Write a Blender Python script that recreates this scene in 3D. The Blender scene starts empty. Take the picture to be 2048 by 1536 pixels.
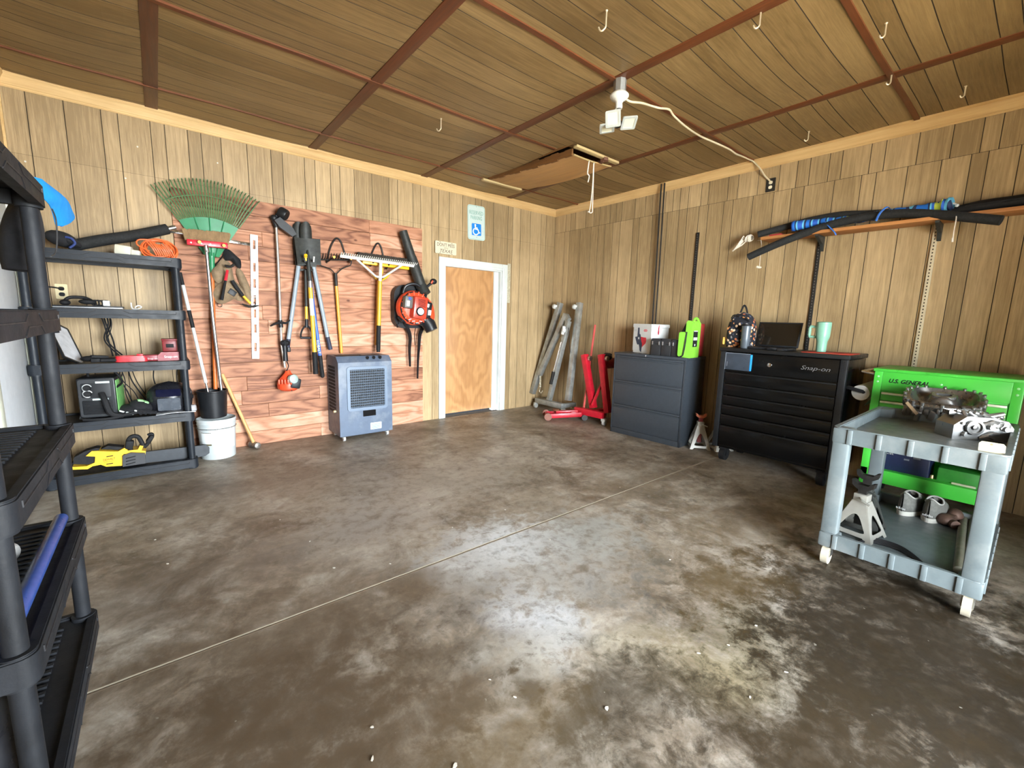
import bpy, bmesh, math, random
from mathutils import Vector, Matrix, Euler
random.seed(7)
PI = math.pi
R = math.radians
SC = bpy.context.scene
COL = SC.collection

# ------------------------------------------------------------------ camera (solved from the room's vanishing points)
FPX, YAW, PITCH, ROLL = 861.26, 0.88468, -0.149263, -0.026234
CAM = Vector((-4.81, -4.93, 1.33))
_f = Vector((math.cos(YAW)*math.cos(PITCH), math.sin(YAW)*math.cos(PITCH), math.sin(PITCH)))
_r0 = Vector((math.sin(YAW), -math.cos(YAW), 0))
_d0 = _f.cross(_r0)
_r = _r0*math.cos(ROLL) + _d0*math.sin(ROLL)
_d = -_r0*math.sin(ROLL) + _d0*math.cos(ROLL)
cd = bpy.data.cameras.new('camera')
cam = bpy.data.objects.new('camera', cd)
COL.objects.link(cam)
cd.sensor_fit = 'HORIZONTAL'; cd.sensor_width = 36; cd.lens = 36*FPX/2048
cd.clip_start = 0.02
cam.matrix_world = Matrix(((_r.x, -_d.x, -_f.x, CAM.x), (_r.y, -_d.y, -_f.y, CAM.y), (_r.z, -_d.z, -_f.z, CAM.z), (0, 0, 0, 1)))
SC.camera = cam
def ray(px, py):
    return _r*((px-1024)/FPX) + _d*((py-768)/FPX) + _f
def A(px, py, y=0.0):            # point of the plane parallel to the back wall
    d = ray(px, py); return CAM + d*((y-CAM.y)/d.y)
def B(px, py, x=0.0):            # point of the plane parallel to the right wall
    d = ray(px, py); return CAM + d*((x-CAM.x)/d.x)
def F(px, py, z=0.0):            # point of a horizontal plane
    d = ray(px, py); return CAM + d*((z-CAM.z)/d.z)

# ------------------------------------------------------------------ mesh helper
def V(*a): return Vector(a)
X, Y, Z = V(1, 0, 0), V(0, 1, 0), V(0, 0, 1)
def basis(n, up=None):
    n = Vector(n).normalized()
    up = Vector(up) if up is not None else (Z if abs(n.z) < 0.9 else X)
    u = up.cross(n).normalized(); v = n.cross(u)
    return u, v, n
def spline(pts, n=6, closed=False):
    pts = [Vector(p) for p in pts]; out = []; L = len(pts)
    for i in range(L if closed else L-1):
        if closed: p0, p1, p2, p3 = pts[i-1], pts[i], pts[(i+1) % L], pts[(i+2) % L]
        else: p0, p1, p2, p3 = pts[max(i-1, 0)], pts[i], pts[i+1], pts[min(i+2, L-1)]
        for k in range(n):
            t = k/n
            out.append(0.5*((2*p1)+(p2-p0)*t+(2*p0-5*p1+4*p2-p3)*t*t+(3*p1-p0-3*p2+p3)*t**3))
    if not closed: out.append(pts[-1])
    return out
class M:
    def __init__(s): s.bm = bmesh.new()
    def _join(s, bm):
        me = bpy.data.meshes.new('tmp'); bm.to_mesh(me); bm.free(); s.bm.from_mesh(me); bpy.data.meshes.remove(me); return s
    def obox(s, c, size, rot=None, bev=0.0, seg=2):
        bm = bmesh.new(); bmesh.ops.create_cube(bm, size=1)
        bmesh.ops.scale(bm, vec=Vector(size), verts=bm.verts)
        if bev > 0: bmesh.ops.bevel(bm, geom=bm.edges[:], offset=min(bev, 0.49*min(size)), segments=seg, affect='EDGES', profile=0.5)
        m = Matrix.Translation(Vector(c))
        if rot is not None: m = m @ (rot.to_4x4() if isinstance(rot, Matrix) else Euler(rot).to_matrix().to_4x4())
        bmesh.ops.transform(bm, matrix=m, verts=bm.verts)
        return s._join(bm)
    def box(s, x0, x1, y0, y1, z0, z1, bev=0.0, seg=2):
        return s.obox(((x0+x1)/2, (y0+y1)/2, (z0+z1)/2), (abs(x1-x0), abs(y1-y0), abs(z1-z0)), None, bev, seg)
    def bar(s, p, q, w, h, up=None, bev=0.0):
        p, q = Vector(p), Vector(q); u, v, n = basis(q-p, up)
        m = Matrix((u, v, n)).transposed()
        return s.obox((p+q)/2, (w, h, (q-p).length), m, bev)
    def cyl(s, p, q, r, r2=None, seg=16, cap=True):
        p, q = Vector(p), Vector(q); r2 = r if r2 is None else r2
        return s.tube([p, q], [r, r2], seg, cap=cap)
    def tube(s, pts, r, seg=10, closed=False, cap=True, flat=None):
        pts = [Vector(p) for p in pts]; n = len(pts); bm = s.bm
        rr = r if isinstance(r, (list, tuple)) else [r]*n
        u = None; rings = []
        for i in range(n):
            a = pts[i-1] if (i > 0 or closed) else pts[i]
            b = pts[(i+1) % n] if (i < n-1 or closed) else pts[i]
            t = (b-a)
            t = t.normalized() if t.length > 1e-9 else Z.copy()
            if u is None: u, v, _ = basis(t)
            else:
                u = (u - t*u.dot(t))
                u = u.normalized() if u.length > 1e-6 else basis(t)[0]
                v = t.cross(u)
            f = flat or 1.0
            rings.append([bm.verts.new(pts[i] + (u*math.cos(2*PI*k/seg) + v*math.sin(2*PI*k/seg)*f)*rr[i]) for k in range(seg)])
        for i in range(n if closed else n-1):
            p, q = rings[i], rings[(i+1) % n]
            for k in range(seg):
                try: bm.faces.new((p[k], p[(k+1) % seg], q[(k+1) % seg], q[k]))
                except ValueError: pass
        if cap and not closed:
            bm.faces.new(rings[0][::-1]); bm.faces.new(rings[-1])
        return s
    def lathe(s, prof, c=(0, 0, 0), axis=(0, 0, 1), seg=24, cap=True):
        u, v, n = basis(axis); c = Vector(c); bm = s.bm; rings = []
        for r, z in prof:
            r = max(r, 1e-4)
            rings.append([bm.verts.new(c + n*z + (u*math.cos(2*PI*k/seg)+v*math.sin(2*PI*k/seg))*r) for k in range(seg)])
        for p, q in zip(rings, rings[1:]):
            for k in range(seg): bm.faces.new((p[k], p[(k+1) % seg], q[(k+1) % seg], q[k]))
        if cap: bm.faces.new(rings[0][::-1]); bm.faces.new(rings[-1])
        return s
    def ball(s, c, r, seg=16, rot=None):
        bm = bmesh.new(); bmesh.ops.create_uvsphere(bm, u_segments=seg, v_segments=max(6, seg//2), radius=1)
        r = (r, r, r) if isinstance(r, (int, float)) else r
        m = Matrix.Translation(Vector(c))
        if rot is not None: m = m @ (rot.to_4x4() if isinstance(rot, Matrix) else Euler(rot).to_matrix().to_4x4())
        m = m @ Matrix.Diagonal((*r, 1))
        bmesh.ops.transform(bm, matrix=m, verts=bm.verts); return s._join(bm)
    def ring(s, c, n, Rr, r, seg=24, ss=8, arc=(0, 2*PI)):
        u, v, n = basis(n); c = Vector(c); full = abs(arc[1]-arc[0]-2*PI) < 1e-6
        N = seg if full else seg+1
        pts = [c+(u*math.cos(arc[0]+(arc[1]-arc[0])*k/seg)+v*math.sin(arc[0]+(arc[1]-arc[0])*k/seg))*Rr for k in range(N)]
        return s.tube(pts, r, ss, closed=full)
    def prism(s, poly, o, u, v, d, holes=(), bev=0.0):
        """polygon (2D, in u,v) extruded by d along -(u x v) i.e. away from the viewer the frame faces"""
        o, u, v = Vector(o), Vector(u).normalized(), Vector(v).normalized(); n = u.cross(v).normalized()
        bm = bmesh.new(); edges = []
        for loop in [poly]+list(holes):
            vs = [bm.verts.new(o+u*a+v*b) for a, b in loop]
            edges += [bm.edges.new((vs[i], vs[(i+1) % len(vs)])) for i in range(len(vs))]
        bmesh.ops.triangle_fill(bm, edges=edges, use_beauty=True, use_dissolve=False, normal=n)
        fs = bm.faces[:]
        for f_ in fs:
            f_.normal_update()
            if f_.normal.dot(n) < 0: f_.normal_flip()
        ex = bmesh.ops.extrude_face_region(bm, geom=fs)
        nv = [g for g in ex['geom'] if isinstance(g, bmesh.types.BMVert)]
        # the new faces move back, original stay in front
        bmesh.ops.translate(bm, vec=-n*d, verts=nv)
        bmesh.ops.recalc_face_normals(bm, faces=bm.faces)
        return s._join(bm)
    def grid(s, fn, nu, nv, thick=0.0, close_u=False):
        bm = bmesh.new(); g = [[bm.verts.new(fn(i/(nu), j/(nv))) for j in range(nv+1)] for i in range(nu+(0 if close_u else 1))]
        L = len(g)
        for i in range(nu):
            for j in range(nv):
                bm.faces.new((g[i][j], g[(i+1) % L][j], g[(i+1) % L][j+1], g[i][j+1]))
        if thick:
            bm.normal_update()
            bmesh.ops.solidify(bm, geom=bm.faces[:], thickness=thick)
        bmesh.ops.recalc_face_normals(bm, faces=bm.faces)
        return s._join(bm)
    def xf(s, m):
        bmesh.ops.transform(s.bm, matrix=m, verts=s.bm.verts); return s
def rrect(w, h, r, n=5, cx=0, cy=0):
    out = []
    for k, (sx, sy) in enumerate(((1, 1), (-1, 1), (-1, -1), (1, -1))):
        for i in range(n+1):
            a = k*PI/2 + i/n*PI/2
            out.append((cx+sx*(w/2-r)+r*math.cos(a), cy+sy*(h/2-r)+r*math.sin(a)))
    return out
def circ(r, n=20, cx=0, cy=0): return [(cx+r*math.cos(2*PI*i/n), cy+r*math.sin(2*PI*i/n)) for i in range(n)]

WM = {}                                    # world matrix of every object made
def _link(o, parent, world):
    COL.objects.link(o)
    if parent is not None: o.parent = parent
    WM[o.name] = world
def tag(o, label=None, cat=None, group=None, kind=None):
    if label: o['label'] = label
    if cat: o['category'] = cat
    if group: o['group'] = group
    if kind: o['kind'] = kind
    return o
def thing(name, label, cat, loc, group=None, rotz=0.0):
    o = bpy.data.objects.new(name, None); o.empty_display_size = 0.05
    o.location = loc; o.rotation_euler = (0, 0, rotz)
    _link(o, None, Matrix.Translation(Vector(loc)) @ Matrix.Rotation(rotz, 4, 'Z'))
    return tag(o, label, cat, group)
def obj(name, m, material, parent=None, label=None, cat=None, group=None, kind=None, smooth=35):
    bm = m.bm
    if parent is None:
        vs = [v.co for v in bm.verts]
        loc = Vector(((min(v.x for v in vs)+max(v.x for v in vs))/2, (min(v.y for v in vs)+max(v.y for v in vs))/2, min(v.z for v in vs)))
        W = Matrix.Translation(loc); P = None
    else:
        P = WM[parent.name]; loc = None; W = P
    bmesh.ops.transform(bm, matrix=W.inverted(), verts=bm.verts)
    me = bpy.data.meshes.new(name); bm.to_mesh(me); bm.free()
    mats = material if isinstance(material, (list, tuple)) else [material]
    for k in mats: me.materials.append(k)
    if smooth:
        me.polygons.foreach_set('use_smooth', [True]*len(me.polygons))
        me.set_sharp_from_angle(angle=R(smooth))
    o = bpy.data.objects.new(name, me)
    if loc is not None: o.location = loc
    _link(o, parent, W)
    return tag(o, label, cat, group, kind)
def text(name, s, o, u, v, width, material, parent, height=None, depth=0.0006, shear=0.0, bold=0.0, proud=0.0004):
    """lettering centred on point o, in the frame u,v"""
    cu = bpy.data.curves.new('txt', 'FONT'); cu.body = s; cu.align_x = 'CENTER'; cu.align_y = 'CENTER'
    cu.extrude = 0; cu.shear = shear; cu.offset = bold; cu.resolution_u = 3
    t = bpy.data.objects.new('txt', cu); COL.objects.link(t)
    dg = bpy.context.evaluated_depsgraph_get(); dg.update()
    me = bpy.data.meshes.new_from_object(t.evaluated_get(dg))
    bpy.data.objects.remove(t); bpy.data.curves.remove(cu)
    xs = [p.co.x for p in me.vertices]; ys = [p.co.y for p in me.vertices]
    w, h = max(xs)-min(xs), max(ys)-min(ys); cx, cy = (max(xs)+min(xs))/2, (max(ys)+min(ys))/2
    k = width/w; kh = height/h if height else k
    u, v = Vector(u).normalized(), Vector(v).normalized(); n = u.cross(v); o = Vector(o)
    mm = M(); mm.bm.from_mesh(me); bpy.data.meshes.remove(me)
    for p in mm.bm.verts: p.co = o + u*((p.co.x-cx)*k) + v*((p.co.y-cy)*kh) + n*(proud+depth)
    ex = bmesh.ops.extrude_face_region(mm.bm, geom=mm.bm.faces[:])
    bmesh.ops.translate(mm.bm, vec=-n*depth, verts=[g for g in ex['geom'] if isinstance(g, bmesh.types.BMVert)])
    return obj(name, mm, material, parent, smooth=0)
def dup(root, loc, rotz=None, label=None, group=None):
    r = root.copy(); COL.objects.link(r); r.location = loc
    if rotz is not None: r.rotation_euler = (0, 0, rotz)
    if label: r['label'] = label
    if group: r['group'] = group
    for ch in list(root.children):
        c = ch.copy(); COL.objects.link(c); c.parent = r
        for g in ch.children:
            d = g.copy(); COL.objects.link(d); d.parent = c
    return r

# ------------------------------------------------------------------ materials
def lin(c):
    if isinstance(c, str):
        c = c.lstrip('#'); c = tuple(int(c[i:i+2], 16)/255 for i in (0, 2, 4))
        return tuple(x/12.92 if x <= 0.04045 else ((x+0.055)/1.055)**2.4 for x in c)
    return c
class N:
    def __init__(s, name):
        s.m = bpy.data.materials.new(name); s.m.use_nodes = True; s.t = s.m.node_tree
        s.b = s.t.nodes['Principled BSDF']; s.tc = s.t.nodes.new('ShaderNodeTexCoord')
    def new(s, t, **k):
        n = s.t.nodes.new(t)
        for a, b in k.items(): setattr(n, a, b)
        return n
    def ln(s, a, b): s.t.links.new(a, b)
    def co(s, scale=(1, 1, 1), loc=(0, 0, 0), rot=(0, 0, 0), src=None):
        mp = s.new('ShaderNodeMapping'); mp.inputs['Scale'].default_value = scale; mp.inputs['Location'].default_value = loc; mp.inputs['Rotation'].default_value = rot
        s.ln(src or s.tc.outputs['Object'], mp.inputs['Vector']); return mp.outputs['Vector']
    def noise(s, vec, scale, detail=4, rough=0.55, dist=0.0):
        n = s.new('ShaderNodeTexNoise'); n.inputs['Scale'].default_value = scale; n.inputs['Detail'].default_value = detail
        n.inputs['Roughness'].default_value = rough; n.inputs['Distortion'].default_value = dist
        s.ln(vec, n.inputs['Vector']); return n.outputs['Fac']
    def ramp(s, fac, stops):
        r = s.new('ShaderNodeValToRGB'); e = r.color_ramp.elements
        while len(e) < len(stops): e.new(0.5)
        for i, (p, c) in enumerate(stops):
            e[i].position = p; c = lin(c) if not isinstance(c, (int, float)) else (c, c, c); e[i].color = (*c[:3], 1)
        s.ln(fac, r.inputs['Fac']); return r.outputs['Color']
    def mix(s, fac, a, b, mode='MIX'):
        n = s.new('ShaderNodeMix', data_type='RGBA', blend_type=mode)
        for sock, val in ((n.inputs[0], fac), (n.inputs[6], a), (n.inputs[7], b)):
            if isinstance(val, (int, float)): sock.default_value = val
            elif isinstance(val, (tuple, str)): sock.default_value = (*lin(val)[:3], 1)
            else: s.ln(val, sock)
        return n.outputs[2]
    def math(s, op, a, b=0.5, c=None):
        n = s.new('ShaderNodeMath', operation=op)
        for i, val in enumerate((a, b, c)):
            if val is None: continue
            if isinstance(val, (int, float)): n.inputs[i].default_value = val
            else: s.ln(val, n.inputs[i])
        return n.outputs[0]
    def set(s, col=None, rough=None, metal=None, bump=None, dist=0.002, strength=0.5, spec=None):
        for k, val in (('Base Color', col), ('Roughness', rough), ('Metallic', metal), ('Specular IOR Level', spec)):
            if val is None: continue
            if isinstance(val, (int, float)): s.b.inputs[k].default_value = val
            elif isinstance(val, (tuple, str)): s.b.inputs[k].default_value = (*lin(val)[:3], 1)
            else: s.ln(val, s.b.inputs[k])
        if bump is not None:
            bn = s.new('ShaderNodeBump'); bn.inputs['Distance'].default_value = dist; bn.inputs['Strength'].default_value = strength
            s.ln(bump, bn.inputs['Height']); s.ln(bn.outputs['Normal'], s.b.inputs['Normal'])
        return s.m
MC = {}
def mat(name, col, rough=0.5, metal=0.0, var=0.18, scale=14.0, bump=0.0, spec=0.5, dirt=None):
    """plain coloured stuff with a little mottling, scuffing and grain"""
    if name in MC: return MC[name]
    n = N(name); c = lin(col)
    f1 = n.noise(n.co(), scale, 5, 0.6)
    dk = tuple(x*(1-var) for x in c); lt = tuple(min(1, x*(1+var)) for x in c)
    base = n.ramp(f1, [(0.3, dk), (0.7, lt)])
    if dirt is not None:
        f3 = n.ramp(n.noise(n.co(), scale*0.35, 6, 0.65), [(0.5, 0.0), (0.72, 1.0)])
        base = n.mix(n.math('MULTIPLY', f3, 0.6), base, lin(dirt))
    f2 = n.noise(n.co(), scale*2.3, 3, 0.6)
    rg = n.ramp(f2, [(0.25, max(0.02, rough-0.1)), (0.75, min(1, rough+0.1))])
    MC[name] = n.set(base, rg, metal, n.noise(n.co(), 90+scale, 3) if bump else None, bump or 0.001, 0.6, spec)
    return MC[name]
def wood(name, dark, light, axis, ring=3.0, fine=60.0, rough=0.55, knots=False, plank=None, big=1.0, contrast=1.0):
    """wood grain running along an axis (object coordinates)"""
    if name in MC: return MC[name]
    n = N(name)
    sc = [1.0, 1.0, 1.0]; sc[axis] = 0.06
    sv = n.co(tuple(sc))
    wob = n.noise(n.co(tuple(x*0.8 for x in sc)), 3.0, 3, 0.5)
    g1 = n.noise(sv, fine, 6, 0.7, 0.4)
    g2 = n.noise(sv, ring*3, 4, 0.6, 1.5)
    g3 = n.noise(n.co(), 1.2*big, 4, 0.6)
    f = n.math('ADD', n.math('MULTIPLY', g1, 0.45*contrast), n.math('MULTIPLY', g2, 0.45))
    f = n.math('ADD', f, n.math('MULTIPLY', g3, 0.35))
    base = n.ramp(f, [(0.42, dark), (0.82, light)])
    rg = n.ramp(g2, [(0.3, rough-0.08), (0.7, rough+0.1)])
    MC[name] = n.set(base, rg, 0.0, g1, 0.0015, 0.4, 0.4)
    return MC[name]

black = mat('black_plastic', (0.01, 0.011, 0.013), 0.42, var=0.3, spec=.35)
blacksat = mat('black_fabric', (0.008, 0.008, 0.01), 0.9, var=0.4, bump=0.002)
rubber = mat('dark_rubber', (0.009, 0.009, 0.01), 0.7, var=0.3, spec=.3)
foam = mat('black_foam', (0.011, 0.0115, 0.0115), 0.85, var=0.35, scale=40, bump=0.002)
steel = mat('bare_steel', (0.55, 0.55, 0.53), 0.32, 1.0, var=0.25, scale=30)
alu = mat('brushed_aluminium', (0.5, 0.51, 0.52), 0.38, 1.0, var=0.15, scale=25)
chrome = mat('chrome', (0.8, 0.8, 0.8), 0.12, 1.0, var=0.05)
iron = mat('dark_iron', (0.03, 0.028, 0.026), 0.5, 0.6, var=0.4)
white = mat('white_plastic', (0.58, 0.59, 0.58), 0.4, var=0.06)
cream = mat('cream_plastic', (0.6, 0.5, 0.28), 0.4, var=0.08)
red = mat('red_enamel', (0.5, 0.01, 0.025), 0.35, var=0.15, dirt=(0.25, 0.01, 0.015))
darkred = mat('dark_red_plastic', (0.16, 0.008, 0.01), 0.45, var=0.2)
orange = mat('orange_plastic', (0.75, 0.07, 0.02), 0.42, var=0.15)
yellow = mat('yellow_plastic', (0.75, 0.44, 0.015), 0.4, var=0.1)
WORLD, POWER, EXPO = 0.8, 3200.0, 1.95
LPOS, LSX, LSY = (-3.5, -12, 2.0), 13.0, 4.0
SUN = 36.0
FLOORRAMP = [(0.36, '#615748'), (0.5, '#968a7a'), (0.64, '#bdb6aa')]
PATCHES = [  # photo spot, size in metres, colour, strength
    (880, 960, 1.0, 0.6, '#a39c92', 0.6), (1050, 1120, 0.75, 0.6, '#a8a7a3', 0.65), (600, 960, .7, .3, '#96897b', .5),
    (1000, 1090, 0.42, 0.3, '#c9cccd', 0.85), (1085, 1250, 0.22, 0.27, '#cacdd0', 0.8), (930, 1130, 0.3, 0.2, '#bfc0be', 0.65),  # pale spots mid-floor, brightened to paint in the sky's reflection
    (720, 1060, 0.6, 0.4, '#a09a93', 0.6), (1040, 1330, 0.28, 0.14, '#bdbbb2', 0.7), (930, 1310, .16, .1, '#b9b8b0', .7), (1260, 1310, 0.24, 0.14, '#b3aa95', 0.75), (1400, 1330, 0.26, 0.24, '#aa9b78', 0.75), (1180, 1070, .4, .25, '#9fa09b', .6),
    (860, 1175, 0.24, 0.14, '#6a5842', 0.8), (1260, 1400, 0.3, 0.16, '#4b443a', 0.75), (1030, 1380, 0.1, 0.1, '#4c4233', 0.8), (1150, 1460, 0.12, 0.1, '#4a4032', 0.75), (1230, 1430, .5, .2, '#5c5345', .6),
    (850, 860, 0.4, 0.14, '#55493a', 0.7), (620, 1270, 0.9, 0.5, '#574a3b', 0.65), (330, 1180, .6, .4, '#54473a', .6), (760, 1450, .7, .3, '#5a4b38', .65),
    (1500, 1310, .4, .25, '#a69c7c', .65), (1740, 1330, 0.45, 0.45, '#33281a', 0.8), (1880, 1420, 1.3, 1.0, '#191208', 0.95), (1950, 1330, .7, .8, '#191208', .9), (1640, 1520, .6, .4, '#33291b', .85), (1480, 1170, 0.35, 0.2, '#5f4f33', 0.7), (1480, 1060, .6, .4, '#65543a', .5), (1300, 960, .7, .3, '#6d5d46', .45), (400, 980, 0.6, 0.3, '#5d5044', 0.5), (1000, 1480, .4, .2, '#5f5036', .6), (560, 1450, .8, .45, '#4a3d2e', .75), (1800, 1230, .6, .5, '#2a2013', .8)]  # the darkest, at the near right, paint in shade on top of oil stains
# ------------------------------------------------------------------ the room
XL, YC, ZC = -5.58, -6.3, 2.98
OX0, OX1, OZ = -4.3, -2.2, 2.3
def panel_mat(name, dark, light, axis):
    n = N(name)
    sc = [1, 1, 1]; sc[axis] = 0.05
    v = n.co(tuple(sc)); tone = n.new('ShaderNodeAttribute', attribute_name='tone')
    g1 = n.noise(v, 70, 6, 0.7, 0.3); g2 = n.noise(v, 9, 4, 0.6, 1.2); g3 = n.noise(n.co(), 1.1, 4, 0.6)
    f = n.math('ADD', n.math('MULTIPLY', g1, 0.5), n.math('MULTIPLY', g2, 0.28))
    f = n.math('ADD', f, n.math('MULTIPLY', g3, 0.3))
    f = n.math('ADD', f, n.math('MULTIPLY', tone.outputs['Fac'], 0.16))
    base = n.ramp(f, [(0.44, dark), (0.82, light)])
    rg = n.ramp(g2, [(0.3, 0.42), (0.7, 0.55)])
    return n.set(base, rg, 0, g1, 0.001, 0.35, 0.35)
groove = mat('panel_groove_brown', (0.035, 0.022, 0.012), 0.8)
MW = panel_mat('wall_panelling', '#8a7453', '#d0b489', 2)
MCE = panel_mat('ceiling_panelling', '#705936', '#a78b5f', 0)
def tone_strips(name, strips, mats, kind='structure'):
    """strips: list of (quad corners front, depth vector, tone); one mesh of panelling with recessed grooves"""
    bm = bmesh.new(); ly = bm.faces.layers.float.new('tone') if False else None
    tones = []
    for q, tone, mi in strips:
        f = bm.faces.new([bm.verts.new(c) for c in q]); f.material_index = mi; tones.append(tone)
    me = bpy.data.meshes.new(name); bm.to_mesh(me); bm.free()
    at = me.attributes.new('tone', 'FLOAT', 'FACE'); at.data.foreach_set('value', tones)
    for k in mats: me.materials.append(k)
    o = bpy.data.objects.new(name, me); _link(o, None, Matrix()); o['kind'] = kind
    return o
def strip_faces(a, b, z0, z1, mk, out, t, gw=0.0025, gd=0.004):
    """board face between grooves a..b along the wall, with V-groove sides"""
    out.append(([mk(a+gw, z0, 0), mk(b-gw, z0, 0), mk(b-gw, z1, 0), mk(a+gw, z1, 0)], t, 0))
    out.append(([mk(a, z0, gd), mk(a+gw, z0, 0), mk(a+gw, z1, 0), mk(a, z1, gd)], t, 1))
    out.append(([mk(b-gw, z0, 0), mk(b, z0, gd), mk(b, z1, gd), mk(b-gw, z1, 0)], t, 1))
def fill(gs, lo, hi, pat=(0.1, 0.18, 0.1, 0.15, 0.2, 0.09)):
    gs = sorted(g for g in gs if lo+0.03 < g < hi-0.03); out = [lo]; k = 0
    for g in gs+[hi]:
        while g-out[-1] > 0.27: out.append(out[-1]+pat[k % 6]); k += 1
        if g-out[-1] > 0.03: out.append(g)
        else: out[-1] = g
    return out
def moul(px): return 169+(434-169)*px/1110
ga = [A(p, moul(p)).x for p in (48, 125, 200, 234, 299, 328, 374, 401, 441, 493, 541, 564, 608, 629, 660, 679, 707.6, 743.5, 777.7, 794.8, 825.5, 841, 863.4, 877.4, 898.5, 925.6, 950.6, 963.3, 987.8, 1016.6, 1026.6, 1042, 1062, 1083, 1093)]
ga = fill(ga, XL, 0.0)
DX0, DX1, DZ = -1.935, -1.005, 2.0          # rough door opening
st = []
mkA = lambda x, z, d: V(x, d, z)
for a, b in zip(ga, ga[1:]):
    t = random.uniform(-0.5, 0.5)
    for z0, z1 in ((0, 2.44), (2.44, ZC)):
        if z0 == 0 and b > DX0 and a < DX1:
            if a < DX0-0.01: strip_faces(a, DX0, 0, DZ, mkA, st, t)
            if b > DX1+0.01: strip_faces(DX1, b, 0, DZ, mkA, st, t)
            strip_faces(a, b, DZ, 2.44, mkA, st, t)
        else:
            strip_faces(a, b, z0+(0.0015 if z0 else 0), z1, mkA, st, t+random.uniform(-.12, .12))
bk = 0.006
for q in ([(XL, 0), (DX0, 0), (DX0, ZC), (XL, ZC)], [(DX1, 0), (0, 0), (0, ZC), (DX1, ZC)], [(DX0, DZ), (DX1, DZ), (DX1, ZC), (DX0, ZC)]):
    st.append(([V(x, bk, z) for x, z in q], 0, 1))
for x in (DX0, DX1): st.append(([V(x, 0, 0), V(x, 0.14, 0), V(x, 0.14, DZ), V(x, 0, DZ)], 0, 0))
st.append(([V(DX0, 0, DZ), V(DX1, 0, DZ), V(DX1, 0.14, DZ), V(DX0, 0.14, DZ)], 0, 0))
tone_strips('wall_back', st, [MW, groove])
gb = [B(p, 493).y for p in (1128.4, 1138.4, 1159.4, 1180.4, 1194.8, 1208, 1223.6, 1238, 1263.4, 1275.6, 1330, 1353, 1368.6, 1392, 1409.6, 1440, 1457.8, 1496.4, 1536.5, 1570.6, 1594.4, 1652.3, 1704.3, 1732.5, 1791.8, 1855.7, 1912, 1944.7, 2005.6, 2044)]
gt = [B(1300+x/2.738, (1170-0.185*x)/2.738-12).y for x in (165, 210, 280, 320, 425, 480, 590, 705, 800, 870, 975, 1045, 1200, 1280, 1460, 1645, 1810, 1915)]
st = []
mkB = lambda y, z, d: V(d, y, z)
for gs, z0, z1 in ((gb, 0, 2.637), (gt, 2.64, ZC)):
    g = fill(gs, YC, 0.0)
    for a, b in zip(g, g[1:]): strip_faces(a, b, z0, z1, mkB, st, random.uniform(-0.5, 0.5))
st.append(([V(bk, YC, 0), V(bk, 0, 0), V(bk, 0, ZC), V(bk, YC, ZC)], 0, 1))
tone_strips('wall_right', st, [MW, groove])
st = []
mkL = lambda y, z, d: V(XL-d, y, z)
g = fill([], YC, 0.0)
for a, b in zip(g, g[1:]): strip_faces(a, b, 0, ZC, mkL, st, random.uniform(-0.5, 0.5))
st.append(([V(XL-bk, YC, 0), V(XL-bk, 0, 0), V(XL-bk, 0, ZC), V(XL-bk, YC, ZC)], 0, 1))
tone_strips('wall_left', st, [MW, groove])
m = M()
m.box(XL, OX0, YC-0.14, YC, 0, ZC).box(OX1, 0, YC-0.14, YC, 0, ZC).box(OX0, OX1, YC-0.14, YC, OZ, ZC)
obj('wall_front', m, MW, kind='structure', smooth=0)

m = M(); m.box(XL-0.2, 0.2, 0.145, 0.2, -0.1, ZC+0.3).box(0.012, 0.2, YC-0.2, 0.15, -0.1, ZC+0.3).box(XL-0.2, XL-0.012, YC-0.2, 0.15, -0.1, ZC+0.3)
obj('wall_light_block', m, groove, kind='structure')  # unseen shell added behind the walls to stop light leaking in
# ceiling: sheets of panelling that sag between the battens
BX = (-4.725, -3.48, -2.24, -0.95); BY = (-0.485, -1.68, -2.84, -4.07)
def sag(x, y):
    def seg(v, lines, lo, hi):
        L = [lo]+sorted(lines)+[hi]
        for a, b in zip(L, L[1:]):
            if a <= v <= b: return math.sin(PI*(v-a)/(b-a))
        return 0
    return 0.028*(seg(x, BX, XL, 0)**0.8)*(seg(y, BY, YC, 0)) + 0.006*math.sin(3.1*x+1.7*y)*seg(x, BX, XL, 0)
st = []; g = [YC]; k = 0; pat = (0.2, 0.1, 0.16, 0.09, 0.2, 0.13, 0.1, 0.22)
while g[-1] < -0.2: g.append(g[-1]+pat[k % 8]); k += 1
g.append(0.0)
xs = [XL+(0-XL)*i/60 for i in range(61)]
def pc(x, y, up=0): return V(x, y, ZC-sag(x, y)+up)
for a, b in zip(g, g[1:]):
    t = random.uniform(-0.5, 0.5)
    for x0, x1 in zip(xs, xs[1:]):
        st.append(([pc(x0, a+.0025), pc(x0, b-.0025), pc(x1, b-.0025), pc(x1, a+.0025)], t, 0))
        st.append(([pc(x0, b-.0025), pc(x0, b+.0025, .004), pc(x1, b+.0025, .004), pc(x1, b-.0025)], t, 1))
        st.append(([pc(x0, b, .005), pc(x0, b+.0025), pc(x1, b+.0025), pc(x1, b, .005)], t, 1))
HX0, HX1, HY0, HY1 = -1.655, -1.07, -1.93, -0.53       # attic hatch opening
o = tone_strips('ceiling', [s for s in st if not (s[0][0].x > HX0-0.03 and s[0][2].x < HX1+0.03 and s[0][0].y > HY0 and s[0][1].y < HY1)], [MCE, groove])
o.data.polygons.foreach_set('use_smooth', [True]*len(o.data.polygons))
m = M(); m.box(XL-.2, .2, YC-.2, .2, ZC+0.25, ZC+0.3)
obj('ceiling_deck', m, groove, kind='structure')
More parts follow.
